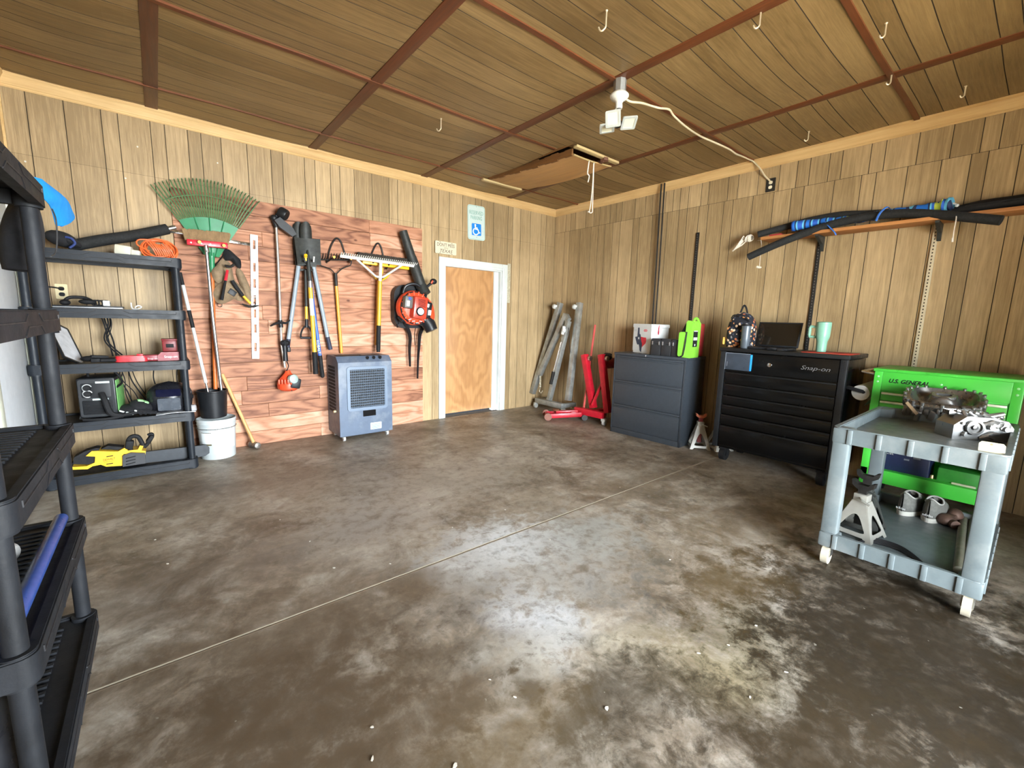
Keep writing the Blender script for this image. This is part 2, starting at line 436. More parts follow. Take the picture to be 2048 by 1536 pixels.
# battens
MB_ = wood('batten_brown_wood', '#45230f', '#754223', 0, ring=3, rough=0.5)
MB2 = wood('batten_brown_wood_across', '#40200f', '#74401f', 1, ring=3, rough=0.5)
for i, y in enumerate(BY):
    m = M(); w = 0.034 if i != 0 else 0.02
    def bt(u, v, y=y, w=w, x1=(-1.69 if y == -1.68 else 0.0), x0=XL):
        x = x0+(x1-x0)*u
        if v < 0.26: return V(x, y-w/2, ZC+0.004-sag(x, y))
        if v < 0.51: return V(x, y-w/2, ZC-0.014-sag(x, y))
        if v < 0.76: return V(x, y+w/2, ZC-0.014-sag(x, y))
        return V(x, y+w/2, ZC+0.004-sag(x, y))
    m.grid(bt, 40, 4)
    obj('trim_%d' % (i+3), m, MB_, kind='structure', smooth=50)
for i, x in enumerate(BX):
    m = M(); m.box(x-0.042, x+0.042, YC, 0, ZC-0.009, ZC+0.006, 0.002)
    if x == -0.95: m.xf(Matrix.Translation((0, 0, 0)))
    obj('trim_%d' % (i+7), m, MB2, kind='structure')
# crown moulding: two-step cove
MCR = wood('pale_pine_moulding', '#b08a55', '#dcbd88', 0, ring=2, fine=30, rough=0.45)
MCR2 = wood('pale_pine_moulding_side', '#b08a55', '#dcbd88', 1, ring=2, fine=30, rough=0.45)
prof = [(0, 2.882), (0.006, 2.882), (0.012, 2.89), (0.012, 2.899), (0.016, 2.902), (0.03, 2.93), (0.04, 2.95), (0.046, 2.956), (0.046, ZC), (0, ZC)]
def crown(name, a, b, inward, mt):
    m = M(); a, b = Vector(a), Vector(b); inw = Vector(inward); bm = m.bm; rings = []
    d = (b-a).normalized()
    for p, sgn in ((a, 1), (b, -1)): rings.append([bm.verts.new(p+inw*q+Z*(z)+d*(q*sgn if name in ('trim_1', 'trim_2') else 0)) for q, z in prof])
    n = len(prof)
    for k in range(n): bm.faces.new((rings[0][k], rings[0][(k+1) % n], rings[1][(k+1) % n], rings[1][k]))
    bm.faces.new(rings[0][::-1]); bm.faces.new(rings[1]); bmesh.ops.recalc_face_normals(bm, faces=bm.faces)
    obj(name, m, mt, kind='structure', smooth=20)
crown('trim_1', (XL, 0, 0), (0, 0, 0), (0, -1, 0), MCR)
crown('trim_2', (0, YC, 0), (0, 0, 0), (-1, 0, 0), MCR2)
crown('trim_11', (XL, YC, 0), (XL, 0, 0), (1, 0, 0), MCR2)
m = M(); m.box(XL, XL+0.016, -0.02, -0.001, 0, 2.88, 0.003)
obj('trim_12', m, MCR2, kind='structure')

# floor: old stained concrete with a saw-cut joint
n = N('stained_concrete')
g = n.tc.outputs['Object']
wv = n.new('ShaderNodeVectorMath', operation='ADD')
nz = n.new('ShaderNodeTexNoise'); nz.inputs['Scale'].default_value = 2.2; nz.inputs['Detail'].default_value = 5
n.ln(g, nz.inputs['Vector'])
wsc = n.new('ShaderNodeVectorMath', operation='SCALE'); wsc.inputs['Scale'].default_value = 0.5
n.ln(nz.outputs['Color'], wsc.inputs[0]); n.ln(g, wv.inputs[0]); n.ln(wsc.outputs[0], wv.inputs[1])
wv = wv.outputs[0]
b1 = n.noise(g, 1.5, 8, 0.62, 0.6); b2 = n.noise(g, 5.5, 8, 0.68, 0.4); b3 = n.noise(g, 45, 4, 0.6); b4 = n.noise(n.co((1, 1, 1), (7, 3, 0)), 2.6, 8, 0.7, 0.8)
base = n.ramp(n.math('ADD', n.math('MULTIPLY', b1, 0.6), n.math('MULTIPLY', b2, 0.4)), FLOORRAMP)
base = n.mix(n.ramp(b4, [(0.5, 0.0), (0.68, 0.75)]), base, '#5a4a38')
base = n.mix(n.ramp(n.noise(n.co((1, 1, 1), (31, 9, 0)), 3.4, 9, 0.72, 0.5), [(0.56, 0.0), (0.7, 0.6)]), base, '#3f372c')
base = n.mix(n.ramp(n.noise(n.co((1,1,1),(3,17,0)), 17, 8, 0.75), [(0.54, 0.0), (0.7, 0.5)]), base, '#b3aea4')
# pale patches with sky sheen painted in, oil patches with near-right shade painted in
b5 = n.noise(g, 13, 8, 0.72, 0.3)
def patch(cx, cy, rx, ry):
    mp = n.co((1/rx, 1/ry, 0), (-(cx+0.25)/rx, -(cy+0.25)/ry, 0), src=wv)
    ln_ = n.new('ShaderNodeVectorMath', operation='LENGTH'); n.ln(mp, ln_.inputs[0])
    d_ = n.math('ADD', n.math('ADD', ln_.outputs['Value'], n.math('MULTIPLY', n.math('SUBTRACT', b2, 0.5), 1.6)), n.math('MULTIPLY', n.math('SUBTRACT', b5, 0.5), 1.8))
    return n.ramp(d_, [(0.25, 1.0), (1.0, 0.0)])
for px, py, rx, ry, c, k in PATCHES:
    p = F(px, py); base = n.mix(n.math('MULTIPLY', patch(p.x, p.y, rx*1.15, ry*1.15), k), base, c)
sp = n.ramp(n.noise(g, 30, 2, 0.5), [(0.74, 0.0), (0.77, 0.7)])
base = n.mix(sp, base, '#8f8a7f')
base = n.mix(n.ramp(b5, [(0.48, 0.0), (0.68, 0.45)]), base, '#4a4034')
base = n.mix(n.math('MULTIPLY', b3, 0.2), base, '#4e463a')
# joint
sep = n.new('ShaderNodeSeparateXYZ'); n.ln(g, sep.inputs[0])
jw = n.math('ADD', sep.outputs['Y'], n.math('MULTIPLY', n.noise(g, 9, 3), 0.006))
jd = n.math('ABSOLUTE', n.math('ADD', jw, 2.99-0.003))
base = n.mix(n.ramp(jd, [(0.006, 1.0), (0.012, 0.0)]), base, '#a49a88')
base = n.mix(n.ramp(jd, [(0.0012, 0.85), (0.0026, 0.0)]), base, '#2b241c')
rg = n.ramp(b2, [(0.3, 0.38), (0.7, 0.62)])
hgt = n.math('ADD', n.math('MULTIPLY', b2, 0.5), n.math('MULTIPLY', n.ramp(jd, [(0.001, 0.0), (0.007, 1.0)]), 1.0))
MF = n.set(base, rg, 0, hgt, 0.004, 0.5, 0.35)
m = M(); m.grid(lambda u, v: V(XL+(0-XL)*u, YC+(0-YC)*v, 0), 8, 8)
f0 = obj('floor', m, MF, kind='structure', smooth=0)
f0.data.transform(Matrix.Translation(f0.location)); f0.location = (0, 0, 0)
m = M(); m.box(-14, 8, -22, YC-0.01, -0.12, -0.02)
obj('ground', m, mat('driveway_concrete', (0.46, 0.40, 0.29), 0.8, var=0.12, scale=3), kind='structure')

# inner door with white casing
MD = N('door_veneer')
v = MD.co((1.2, 1, 0.28)); w1 = MD.noise(v, 1.6, 3, 0.5, 2.2)
rings_ = MD.math('ADD', MD.math('MULTIPLY', MD.math('SINE', MD.math('MULTIPLY', MD.noise(MD.co((1.6, 1, 0.8)), 1.3, 3, 0.5), 60.0)), 0.5), 0.5)
f = MD.math('ADD', MD.math('MULTIPLY', rings_, 0.16), MD.math('MULTIPLY', MD.noise(MD.co((1, 1, 0.06)), 60, 5, 0.7), 0.4))
f = MD.math('ADD', f, MD.math('MULTIPLY', w1, 0.3))
MDm = MD.set(MD.ramp(f, [(0.15, '#8f6138'), (0.75, '#cf9f6b')]), 0.42, 0, None)
casing = mat('white_gloss_paint', (0.6, 0.64, 0.62), 0.38, var=0.06, scale=8, dirt=(0.55, 0.56, 0.5))
d = thing('door_1', 'plain brown wooden door in a white casing', 'door', (-1.47, 0, 0)); d['kind'] = 'structure'
m = M(); m.box(DX0+0.02, DX1-0.1, 0.07, 0.11, 0.035, DZ-0.015, 0.002); obj('door_panel', m, MDm, d)
m = M()
def case_bar(x0, x1, z0, z1):
    m.box(x0, x1, -0.018, 0.0, z0, z1, 0.004)
case_bar(DX0-0.085, DX0+0.008, 0.0, DZ+0.085); case_bar(DX1-0.008, DX1+0.085, 0.0, DZ+0.085); case_bar(DX0+0.008, DX1-0.008, DZ-0.005, DZ+0.085)
m.box(DX0-0.06, DX0-0.02, -0.024, -0.016, 0.01, DZ+0.06, 0.003).box(DX1+0.02, DX1+0.06, -0.024, -0.016, 0.01, DZ+0.06, 0.003).box(DX0-0.0595, DX1+0.0595, -0.0237, -0.016, DZ+0.03, DZ+0.0625, 0.003)
obj('casing', m, casing, d)
m = M(); m.box(DX0+0.001, DX0+0.02, 0.0, 0.138, 0, DZ, 0.002).box(DX1-0.1, DX1-0.001, 0.052, 0.138, 0, DZ, 0.002).box(DX1-0.025, DX1-0.001, 0, 0.06, 0, DZ, 0.002).box(DX0+0.02, DX1-0.02, 0.0, 0.138, DZ-0.02, DZ-0.001, 0.002)
obj('jamb', m, casing, d)
m = M(); m.box(DX0+0.02, DX1-0.02, 0.115, 0.13, 0.0, DZ); obj('backing', m, black, d)
m = M(); p_, q_ = A(1015, 527), A(1019, 606); m.box(p_.x, q_.x, -0.006, -0.0005, q_.z, p_.z, 0.002)
obj('trim_13', m, mat('old_caulk_strip', (.42, .38, .27), .7, var=.3, scale=40), kind='structure')
# white side door in the left wall, seen between the shelf posts
d = thing('door_2', 'white door with a cream frame in the left wall', 'door', (XL, -0.7, 0)); d['kind'] = 'structure'
m = M(); m.box(XL+0.001, XL+0.03, -1.2, -0.4, 0.03, 2.03, 0.004); obj('door_panel', m, mat('white_door_paint', (0.62, 0.65, 0.68), 0.5, var=0.05), d)
m = M(); m.box(XL+0.001, XL+0.045, -0.4, -0.3, 0.0, 2.1, 0.008).box(XL+0.001, XL+0.045, -1.3, -1.2, 0.0, 2.1, 0.008).box(XL+0.001, XL+0.045, -1.3, -0.3, 2.03, 2.1, 0.008)
obj('frame', m, mat('cream_gloss_paint', (0.8, 0.82, 0.68), 0.35, var=0.06), d)

# cedar boards that carry the garden tools
n = N('cedar_boards')
tone = n.new('ShaderNodeAttribute', attribute_name='tone')
off = n.new('ShaderNodeCombineXYZ'); n.ln(n.math('MULTIPLY', tone.outputs['Fac'], 17.0), off.inputs['Z']); n.ln(n.math('MULTIPLY', tone.outputs['Fac'], 29.0), off.inputs['X'])
ad = n.new('ShaderNodeVectorMath', operation='ADD'); n.ln(n.tc.outputs['Object'], ad.inputs[0]); n.ln(off.outputs[0], ad.inputs[1])
v = n.co((0.1, 1, 1), src=ad.outputs[0])
cath = n.math('POWER', n.math('ADD', n.math('MULTIPLY', n.math('SINE', n.math('MULTIPLY', n.noise(n.co((0.3, 1, 1.5), src=ad.outputs[0]), 3.0, 2, 0.5), 70.0)), 0.5), 0.5), 0.6)
f = n.math('ADD', n.math('MULTIPLY', cath, 0.2), n.math('MULTIPLY', n.noise(v, 150, 5, 0.7, 0.3), 0.3))
f = n.math('ADD', f, n.math('MULTIPLY', n.noise(v, 9, 4, 0.6, 0.6), 0.4))
f = n.math('ADD', f, n.math('MULTIPLY', tone.outputs['Fac'], 0.3))
base = n.ramp(f, [(0.15, '#633a28'), (0.5, '#ae7a5c'), (0.92, '#e0b89d')])
vor = n.new('ShaderNodeTexVoronoi'); vor.inputs['Scale'].default_value = 2.6; n.ln(n.co((1, 0, 1.7), src=ad.outputs[0]), vor.inputs['Vector'])
base = n.mix(n.ramp(vor.outputs['Distance'], [(0.03, 0.85), (0.07, 0.0)]), base, '#4a2413')
MCED = n.set(base, 0.6, 0, f, 0.0015, 0.5, 0.3)
PX0, PX1, PZ1, PT = -4.65, -2.255, 2.383, 0.019
bm = bmesh.new(); tones = []; z = 0.0; rows = [0.14, 0.14, 0.135, 0.14, 0.09, 0.14, 0.14, 0.135, 0.14, 0.14, 0.14, 0.14, 0.14, 0.135, 0.14, 0.14, 0.14, 0.14]
rows = [PZ1/17]*17
mm = M(); tl = []
for i, h in enumerate(rows):
    x = PX0; cuts = [PX0]+sorted(random.sample([-4.1, -3.5, -2.9], 1 if i % 3 else 2))+[PX1]; cuts[1] += random.uniform(-.15, .15)
    if i in (0,): cuts = [PX0, -3.5, PX1]
    for a, b in zip(cuts, cuts[1:]):
        
        before = len(mm.bm.faces); mm.box(a+0.0007, b-0.0007, -PT-random.uniform(0, 0.003), -0.001, z+0.0012, z+h-0.0012, 0.0025, 1); tl += [random.uniform(-0.5, 0.5)]*(len(mm.bm.faces)-before)
    z += h
o = obj('plank_panel', mm, MCED, None, 'square of reddish cedar boards fixed to the panelled wall behind the hanging tools', 'wall boards', smooth=30)
at = o.data.attributes.new('tone', 'FLOAT', 'FACE'); at.data.foreach_set('value', tl)

# daylight: sky through the open garage door
w = bpy.data.worlds.new('sky'); SC.world = w; w.use_nodes = True
bgn = w.node_tree.nodes['Background']
bgn.inputs['Color'].default_value = (0.82, 0.91, 1.0, 1); bgn.inputs['Strength'].default_value = WORLD
def area(name, loc, rot, sx, sy, power, col, spread=PI):
    l = bpy.data.lights.new(name, 'AREA'); l.shape = 'RECTANGLE'; l.size = sx; l.size_y = sy; l.energy = power; l.color = col; l.spread = spread
    o = bpy.data.objects.new(name, l); COL.objects.link(o); o.location = loc; o.rotation_euler = rot
    return o
area('daylight_through_garage_door', LPOS, (R(90), 0, 0), LSX, LSY, POWER, (0.85, 0.935, 1.0))
vs = SC.view_settings
SC.display_settings.display_device = 'sRGB'
vs.view_transform = 'Standard'; vs.look = 'None'; vs.exposure = EXPO; vs.gamma = 1.0; vs.use_curve_mapping = False
sl = bpy.data.lights.new('sun_on_driveway', 'SUN'); sl.energy = SUN; sl.angle = R(1); sl.color = (1, .95, .86)
so = bpy.data.objects.new('sun_on_driveway', sl); COL.objects.link(so)
so.rotation_euler = Vector((0.45, -0.30, -0.84)).to_track_quat('-Z', 'Y').to_euler()
# ------------------------------------------------------------------ tools on the back wall
def P(px, py, off=0.06): return A(px, py, -off)
ash = wood('ash_handle', '#a37844', '#d9b277', 2, ring=2, fine=40, rough=0.5)
orangewood = mat('orange_fibreglass', (0.55, 0.13, 0.02), 0.45, var=0.2)
yfib = mat('yellow_fibreglass', (0.6, 0.37, 0.03), 0.38, var=0.08)
ofib = mat('amber_fibreglass', (0.62, 0.3, 0.035), 0.38, var=0.08)
greyfib = mat('grey_fibreglass', (0.26, 0.31, 0.35), 0.42, var=0.1)
navy = mat('navy_grip', (0.02, 0.025, 0.05), 0.6, var=0.3)
bluefib = mat('blue_fibreglass', (0.03, 0.11, 0.5), 0.38, var=0.1)
blade = mat('black_painted_steel', (0.028, 0.03, 0.027), 0.55, 0.2, var=0.35, scale=25)
green = mat('green_plastic', (0.02, 0.2, 0.08), 0.42, var=0.15)
greent = mat('dusty_green_tines', (0.09, 0.17, 0.07), 0.55, var=0.35, scale=30)
whitepaint = mat('white_enamel', (0.6, 0.6, 0.55), 0.3, var=0.06, dirt=(0.5, 0.45, 0.35))

# rail with rubber tipped pegs that holds the rake and broom
t = thing('tool_rail', 'chrome wall rail with yellow tipped pegs behind the green leaf rake', 'tool rack', P(420, 480, 0))
m = M(); m.bar(P(340, 462, .035), P(500, 489, .035), .018, .03, Z, .003); obj('rail', m, chrome, t)
for px in (398, 447):
    m = M(); m.cyl(P(px, 483 if px < 420 else 490, .03), P(px+1, 484 if px < 420 else 491, .2), .007); obj('peg', m, iron, t)
    m = M(); m.cyl(P(px+1, 484 if px < 420 else 491, .19), P(px+1, 484 if px < 420 else 491, .225), .013); obj('peg_tip', m, yellow, t, label='yellow rubber peg tip')

# leaf rake
t = thing('leaf_rake', 'green plastic leaf rake hanging with its wide fan of tines upward', 'rake', P(425, 770, .05))
hub = P(424, 528, .06); a0, a1 = P(301, 370, .05), P(517, 403, .05)
b0, b1 = P(357, 440, .06), P(477, 457, .06)
c0, c1 = P(408, 509, .065), P(438, 515, .065)
def arc(p, q, bulge, u): return p.lerp(q, u) + V(0, 0, bulge*4*u*(1-u))
m = M(); m.grid(lambda u, v: arc(c0, c1, 0.0, u).lerp(arc(b0, b1, 0.055, u), v)+V(0, -0.02*math.sin(PI*u), 0), 16, 6, .006)
for k in range(1, 4): m.tube([arc(c0, c1, 0, k/4)+V(0, -.012, 0)+V(0, -0.02*math.sin(PI*k/4), 0), arc(b0, b1, .055, k/4)+V(0, -.012, 0)+V(0, -.02*math.sin(PI*k/4), 0)], .004, 6)
m.cyl(P(424, 545, .06), P(423, 505, .07), .02, .026)
obj('fan', m, green, t)
m = M()
for k in range(31):
    u = k/30; p = arc(b0, b1, .055, u)+V(0, -.01-0.02*math.sin(PI*u), 0); q = arc(a0, a1, .115, u)
    mid = p.lerp(q, .55)+V(0, -.02, 0)
    m.tube([p, mid, p.lerp(q, .93)+V(0, -.005, 0), q+V(0, -.045, -.006)], [.0065, .006, .0055, .005], 5)
m.tube([arc(b0, b1, .055, u/20).lerp(arc(a0, a1, .115, u/20), .56)+V(0, -.026-.01*math.sin(PI*u/20), 0) for u in range(21)], .0045, 6)
obj('tines', m, greent, t)
m = M(); m.cyl(P(424, 540, .06), P(431, 778, .12), .0165); obj('handle', m, orangewood, t, label='orange wooden handle')

# push broom in front of the rake
t = thing('push_broom', 'push broom with a red block and brown bristles hung upside down over the leaf rake', 'broom', P(441, 780, .17))
u = (P(455, 492, .15)-P(373, 483, .15)).normalized(); o = P(373, 489, .17); L = (P(455, 499, .15)-P(373, 488, .15)).length
m = M(); m.bar(P(373, 484, .15), P(455, 492, .15), .055, .05, Z, .006); obj('block', m, red, t)
m = M(); tl_, tr_ = P(364, 458, .15), P(459, 467, .15); bl_, br_ = P(371, 480, .15), P(456, 488, .15)
for k in range(60):
    for dy in (-.018, 0, .018):
        f = (k+random.uniform(-.3, .3))/59; f = min(1, max(0, f))
        m.tube([bl_.lerp(br_, f)+V(0, dy, 0), tl_.lerp(tr_, f)+V(random.uniform(-.004, .004), dy*1.3, random.uniform(-.006, .006))], [.006, .0075], 5)
obj('bristles', m, mat('brown_bristle', (0.25, 0.16, 0.08), 0.9, var=0.3), t)
m = M(); m.cyl(P(412, 491, .18), P(415, 505, .19), .017); m.tube([P(412, 492, .19), P(425, 630, .18), P(443, 782, .16)], .0135, 14); obj('handle', m, alu, t, label='bare aluminium handle')
for k, (a, b) in enumerate(((380, 382), (398, 401), (407, 409), (421, 423))):
    pass
for px in (382, 403, 421):
    m = M(); m.obox(P(px, 485+0.09*(px-382), .178), (.012, .004, .012), (0, .5, 0), .001); obj('label_print', m, white, t)

t = thing('mop_handle', 'dull grey pole with a black grip standing behind the broom and rake handles', 'pole', P(430, 778, .07))
m = M(); m.cyl(P(424, 600, .055), P(428, 741, .075), .011); obj('pole', m, mat('dull_grey_metal', (0.2, .18, .16), .5, .4), t)
m = M(); m.cyl(P(428, 741, .075), P(430, 777, .08), .016); obj('grip', m, rubber, t)

t = thing('telescopic_pole', 'white and black telescopic pole leaning from the shelf rack down into the black bucket', 'pole', P(417, 790, .22))
p0, p1 = P(360, 545, .1), P(418, 792, .24)
for a, b, mt, r in ((0, .1, rubber, .013), (.1, .3, white, .014), (.3, .44, rubber, .015), (.44, .89, white, .0135), (.89, 1, steel, .009)):
    m = M(); m.cyl(p0.lerp(p1, a), p0.lerp(p1, b), r)
    obj('grip' if mt is rubber else 'pole', m, mt, t)

# buckets
def pail(name, label, c, prof, mt, cat='bucket', thick=.004):
    t = thing(name, label, cat, c)
    inner = [(r-thick, z) for r, z in prof[::-1] if z > prof[0][1]+.001]
    m = M(); m.lathe(prof+inner+[(0.001, prof[0][1]+thick)], c, seg=40, cap=True); obj('shell', m, mt, t)
    return t
wc = V(-4.462, -0.215, 0)
pl = mat('translucent_white_plastic', (0.5, 0.54, 0.54), 0.42, var=0.05, dirt=(0.6, 0.6, 0.55))
t = pail('white_bucket', 'white plastic pail with label stickers standing on the floor by the shelf rack', wc, [(.131, 0), (.134, .004), (.146, .27), (.150, .275), (.150, .283), (.147, .286), (.148, .31), (.153, .313), (.153, .322), (.149, .325), (.150, .342), (.155, .345), (.155, .36), (.152, .366)], pl)
def on_cyl(c, r0, r1, z0, z1, a0, a1, th=.001, n=8):
    def fn(u, v):
        a = a0+(a1-a0)*u; z = z0+(z1-z0)*v; r = r0+(r1-r0)*v
        return V(c.x+math.cos(a)*r, c.y+math.sin(a)*r, c.z+z)
    mm = M(); mm.grid(fn, n, 3, th); return mm
ang = math.atan2(CAM.y-wc.y, CAM.x-wc.x)
obj('label_sticker', on_cyl(wc, .1415, .1465, .15, .25, ang-.95, ang-.35), mat('sticker_white', (.7, .74, .74), .5, var=.04), t)
obj('label_border', on_cyl(wc, .1405, .1435, .135, .15, ang-.95, ang-.35), mat('sticker_dark', (.12, .1, .05), .5), t)
obj('label_frame', on_cyl(wc, .1425, .1465, .245, .255, ang-.97, ang-.33), mat('sticker_dark', (.12, .1, .05), .5), t)
obj('label_side', on_cyl(wc, .1412, .1485, .1, .29, ang+.62, ang+1.1), mat('sticker_pale', (.75, .78, .76), .5, var=.03), t)
obj('label_print', on_cyl(wc, .146, .147, .235, .26, ang+.72, ang+.98, .0015), mat('sticker_green_grey', (.1, .16, .14), .5), t)
m = M(); m.ring(wc+V(0, 0, .285), (0, 0, 1), .152, .003, 40, 6); obj('rim_wire', m, steel, t)
bc = V(-4.475, -0.19, .37)
t = pail('black_bucket', 'black plastic bucket stacked on the white pail and holding long handles', bc, [(.095, 0), (.1, .004), (.117, .235), (.122, .236), (.122, .247), (.118, .25)], black)
m = M(); m.ring(bc+V(0, 0, .238), (0, 0, 1), .119, .004, 40, 6); obj('rim', m, black, t)

# sledge hammer
t = thing('sledgehammer', 'long wooden handled sledgehammer standing on its steel head against the cedar boards', 'hammer', V(-4.17, -.14, 0))
h = V(-4.165, -.15, .05); top = A(444, 748, -.035)
m = M(); n_ = 12
m.tube([h.lerp(top, k/n_) for k in range(n_+1)], [.017, .0165, .016, .015, .015, .015, .0155, .0155, .016, .0165, .017, .018, .016], 14); obj('handle', m, ash, t)
m = M(); dirh = V(.35, -1, .05).normalized()
m.lathe([(.018, -.075), (.03, -.07), (.034, -.055), (.034, -.03), (.028, -.022), (.028, .022), (.034, .03), (.034, .055), (.03, .07), (.018, .075)], h+V(0, 0, -.012), dirh, 8); obj('head', m, mat('worn_steel', (.3, .29, .27), .45, .8, var=.4, dirt=(.1, .05, .02)), t)

# tool belt
t = thing('tool_belt', 'tan canvas tool belt with pouches hanging from a peg beside the leaf rake', 'tool belt', P(455, 590, .05))
canvas = mat('tan_canvas', (0.24, 0.17, 0.1), 0.9, var=0.25, scale=20, bump=.002, dirt=(.12, .08, .05))
def pouch(pts, cen, off=.03, bulge=.07, mt=canvas, name='pouch'):
    pts = [P(a, b, off) for a, b in pts]; c = P(cen[0], cen[1], off)
    L = len(pts); loop = spline(pts, 5, True); n = len(loop)
    mm = M(); mm.grid(lambda u, v: loop[int(round(u*n)) % n].lerp(c, 1-v)+V(0, -bulge*(1-v**2.2), 0), n, 8, 0, close_u=True)
    mm.grid(lambda u, v: loop[int(round(u*n)) % n].lerp(c, 1-v), n, 2, 0, close_u=True)
    obj(name, mm, mt, t)
pouch([(428, 535), (447, 518), (462, 530), (470, 560), (494, 585), (487, 600), (478, 602), (466, 598), (452, 604), (435, 604), (424, 588), (426, 560)], (456, 568), .03, .06)
pouch([(424, 540), (443, 527), (449, 545), (447, 560), (436, 566), (426, 556)], (438, 548), .09, .035)
pouch([(424, 585), (450, 560), (476, 572), (480, 588), (452, 606), (434, 605)], (452, 588), .08, .05)
pouch([(476, 536), (486, 545), (500, 575), (504, 600), (492, 596), (478, 565), (472, 545)], (486, 568), .035, .04)
m = M()
for pts in (((452, 497), (458, 505), (470, 512), (479, 520), (481, 530)), ((452, 497), (446, 512), (438, 522), (426, 535)), ):
    m.tube(spline([P(a, b, .045) for a, b in pts], 5), .021 if pts[0][0] == 452 and pts[-1][0] == 481 else .012, 8, flat=.35)
obj('belt', m, blacksat, t)
pouch([(447, 500), (458, 499), (472, 511), (481, 521), (482, 536), (474, 534), (462, 522), (450, 520)], (466, 516), .05, .045, blacksat, 'belt_pad')
m = M(); m.obox(P(465, 585, .135), (.06, .006, .05), (0, .6, .1), .002); obj('patch', m, black, t)
m = M(); m.ring(P(440, 610, .05), (0, 1, 0), .018, .003, 16, 6); obj('hammer_loop', m, steel, t)

t = thing('claw_hammer', 'red and black claw hammer hanging head up in the tan tool belt', 'hammer', P(444, 600, .15))
m = M(); m.tube([P(455, 540, .17), P(451, 561, .165)], [.011, .013], 10); obj('neck', m, red, t)
m = M(); m.tube([P(451, 561, .165), P(447, 580, .165), P(443, 600, .16)], [.014, .017, .02], 10, flat=.75); obj('grip', m, rubber, t)
m = M(); m.tube(spline([P(449, 530, .17), P(455, 533, .17), P(462, 533, .17), P(468, 529, .17)], 4), [.005, .008, .01, .012, .013, .012, .011, .011, .011, .011, .012, .013, .013][:13], 8); obj('head', m, iron, t)
t = thing('wrecking_bar_hammer', 'black gripped tool with a yellow shaft hanging head down from the tool belt', 'hand tool', P(498, 612, .1))
m = M(); m.tube([P(464, 561, .13), P(473, 575, .13), P(486, 592, .12)], [.016, .018, .015], 10); obj('grip', m, rubber, t)
m = M(); m.cyl(P(486, 591, .12), P(501, 607, .11), .012); obj('shaft', m, yellow, t)
m = M(); m.tube([P(484, 608, .1), P(497, 613, .1), P(508, 613, .1), P(517, 611, .1)], [.006, .011, .011, .006], 8); m.tube([P(508, 613, .1), P(512, 608, .09), P(508, 604, .08)], .004, 6); obj('head', m, iron, t)

# spirit level
t = thing('spirit_level', 'long white aluminium spirit level hanging upright on the cedar boards', 'level', P(511, 718, .03))
p0, p1 = P(507.5, 470, .03), P(511, 717, .03); u = X; v = (p0-p1).normalized(); L = (p0-p1).length; u = (X-v*X.dot(v)).normalized()
fr = lambda px, py: (0, (P(px, py, .03)-p1).dot(v))
holes = []
for yy in (490, 535, 567, 600, 627, 657, 694): 
    c = fr(510, yy)[1]; holes.append(rrect(.022, .085, .004, 3, 0, c))
m = M(); m.prism([(-.031, 0), (.031, 0), (.031, L), (-.031, L)], p1+V(0, -.012, 0), u, v, .024, holes); obj('frame', m, mat('white_anodised', (.55, .57, .57), .35, .1, var=.05), t, smooth=0)
for yy in (514, 594, 675):
    m = M(); c = p1+v*fr(510, yy)[1]+V(0, -.0135, 0); m.ring(c, (0, 1, 0), .016, .0022, 20, 6); m.box(c.x-.02, c.x+.02, c.y-.001, c.y, c.z-.002, c.z+.002); obj('vial', m, mat('vial_grey', (.25, .33, .34), .3), t)

# string trimmer
t = thing('string_trimmer', 'string trimmer with an orange motor hanging motor down between the level and the shovel', 'trimmer', P(575, 775, .12))
m = M(); m.tube([P(552, 447, .08), P(556, 520, .085), P(563, 690, .1), P(570, 735, .11)], .0125, 12); obj('shaft', m, mat('brushed_shaft', (.5, .47, .42), .4, .7, var=.15), t)
m = M(); m.cyl(P(548, 440, .08), P(553, 455, .08), .024, .018); m.ball(P(548, 436, .09), (.032, .03, .032)); m.lathe([(.004, -.04), (.05, -.04), (.055, -.028), (.055, .022), (.048, .034), (.006, .034)], P(567, 428, .13), V(.55, -.35, -.35), 20); m.cyl(P(552, 432, .1), P(566, 428, .12), .022); obj('cutting_head', m, black, t)
m = M(); m.prism([(0, 0), (.05, .035), (.16, -.05), (.19, -.105), (.15, -.13), (.045, -.06)], P(549, 440, .15), X, Z, .05); obj('guard', m, black, t)
m = M(); m.tube(spline([P(541, 652, .14), P(551, 647, .12), P(562, 645, .12), P(572, 646, .12), P(580, 640, .13)], 4), [.012, .014, .016, .018, .019, .02, .02, .02, .02, .02, .02, .019, .018, .016, .014, .012, .01][:17], 10, flat=.6); m.cyl(P(560, 640, .1), P(562, 655, .1), .022); obj('front_handle', m, black, t)
m = M(); m.tube([P(568, 683, .1), P(570, 692, .11)], [.045, .04], 14, flat=.7); m.ball(P(570, 686, .11), (.048, .034, .034)); m.tube([P(569, 690, .11), P(570, 705, .11), P(571, 722, .11)], [.027, .023, .025], 12); m.obox(P(578, 699, .11), (.03, .02, .05), None, .006); obj('throttle_grip', m, black, t)
m = M(); m.lathe([(.02, .1), (.03, .075), (.055, .04), (.09, -.005), (.1, -.045), (.095, -.085), (.07, -.105), (.03, -.11)], P(576, 760, .13), (0.03, 0, 1), 20)
for k in range(5): m.obox(P(558+k*6, 764, .235), (.014, .02, .05), None, .004)
obj('motor_housing', m, orange, t)
m = M(); m.obox(P(590, 766, .19), (.09, .1, .1), (0, .2, 0), .012); obj('starter_cover', m, black, t)
m = M(); m.lathe([(.001, .026), (.03, .022), (.045, .01), (.045, -.03)], P(587, 758, .24), (0.35, -1, .15), 16); obj('air_cleaner', m, mat('pale_green_grey_plastic', (.36, .46, .42), .35), t)
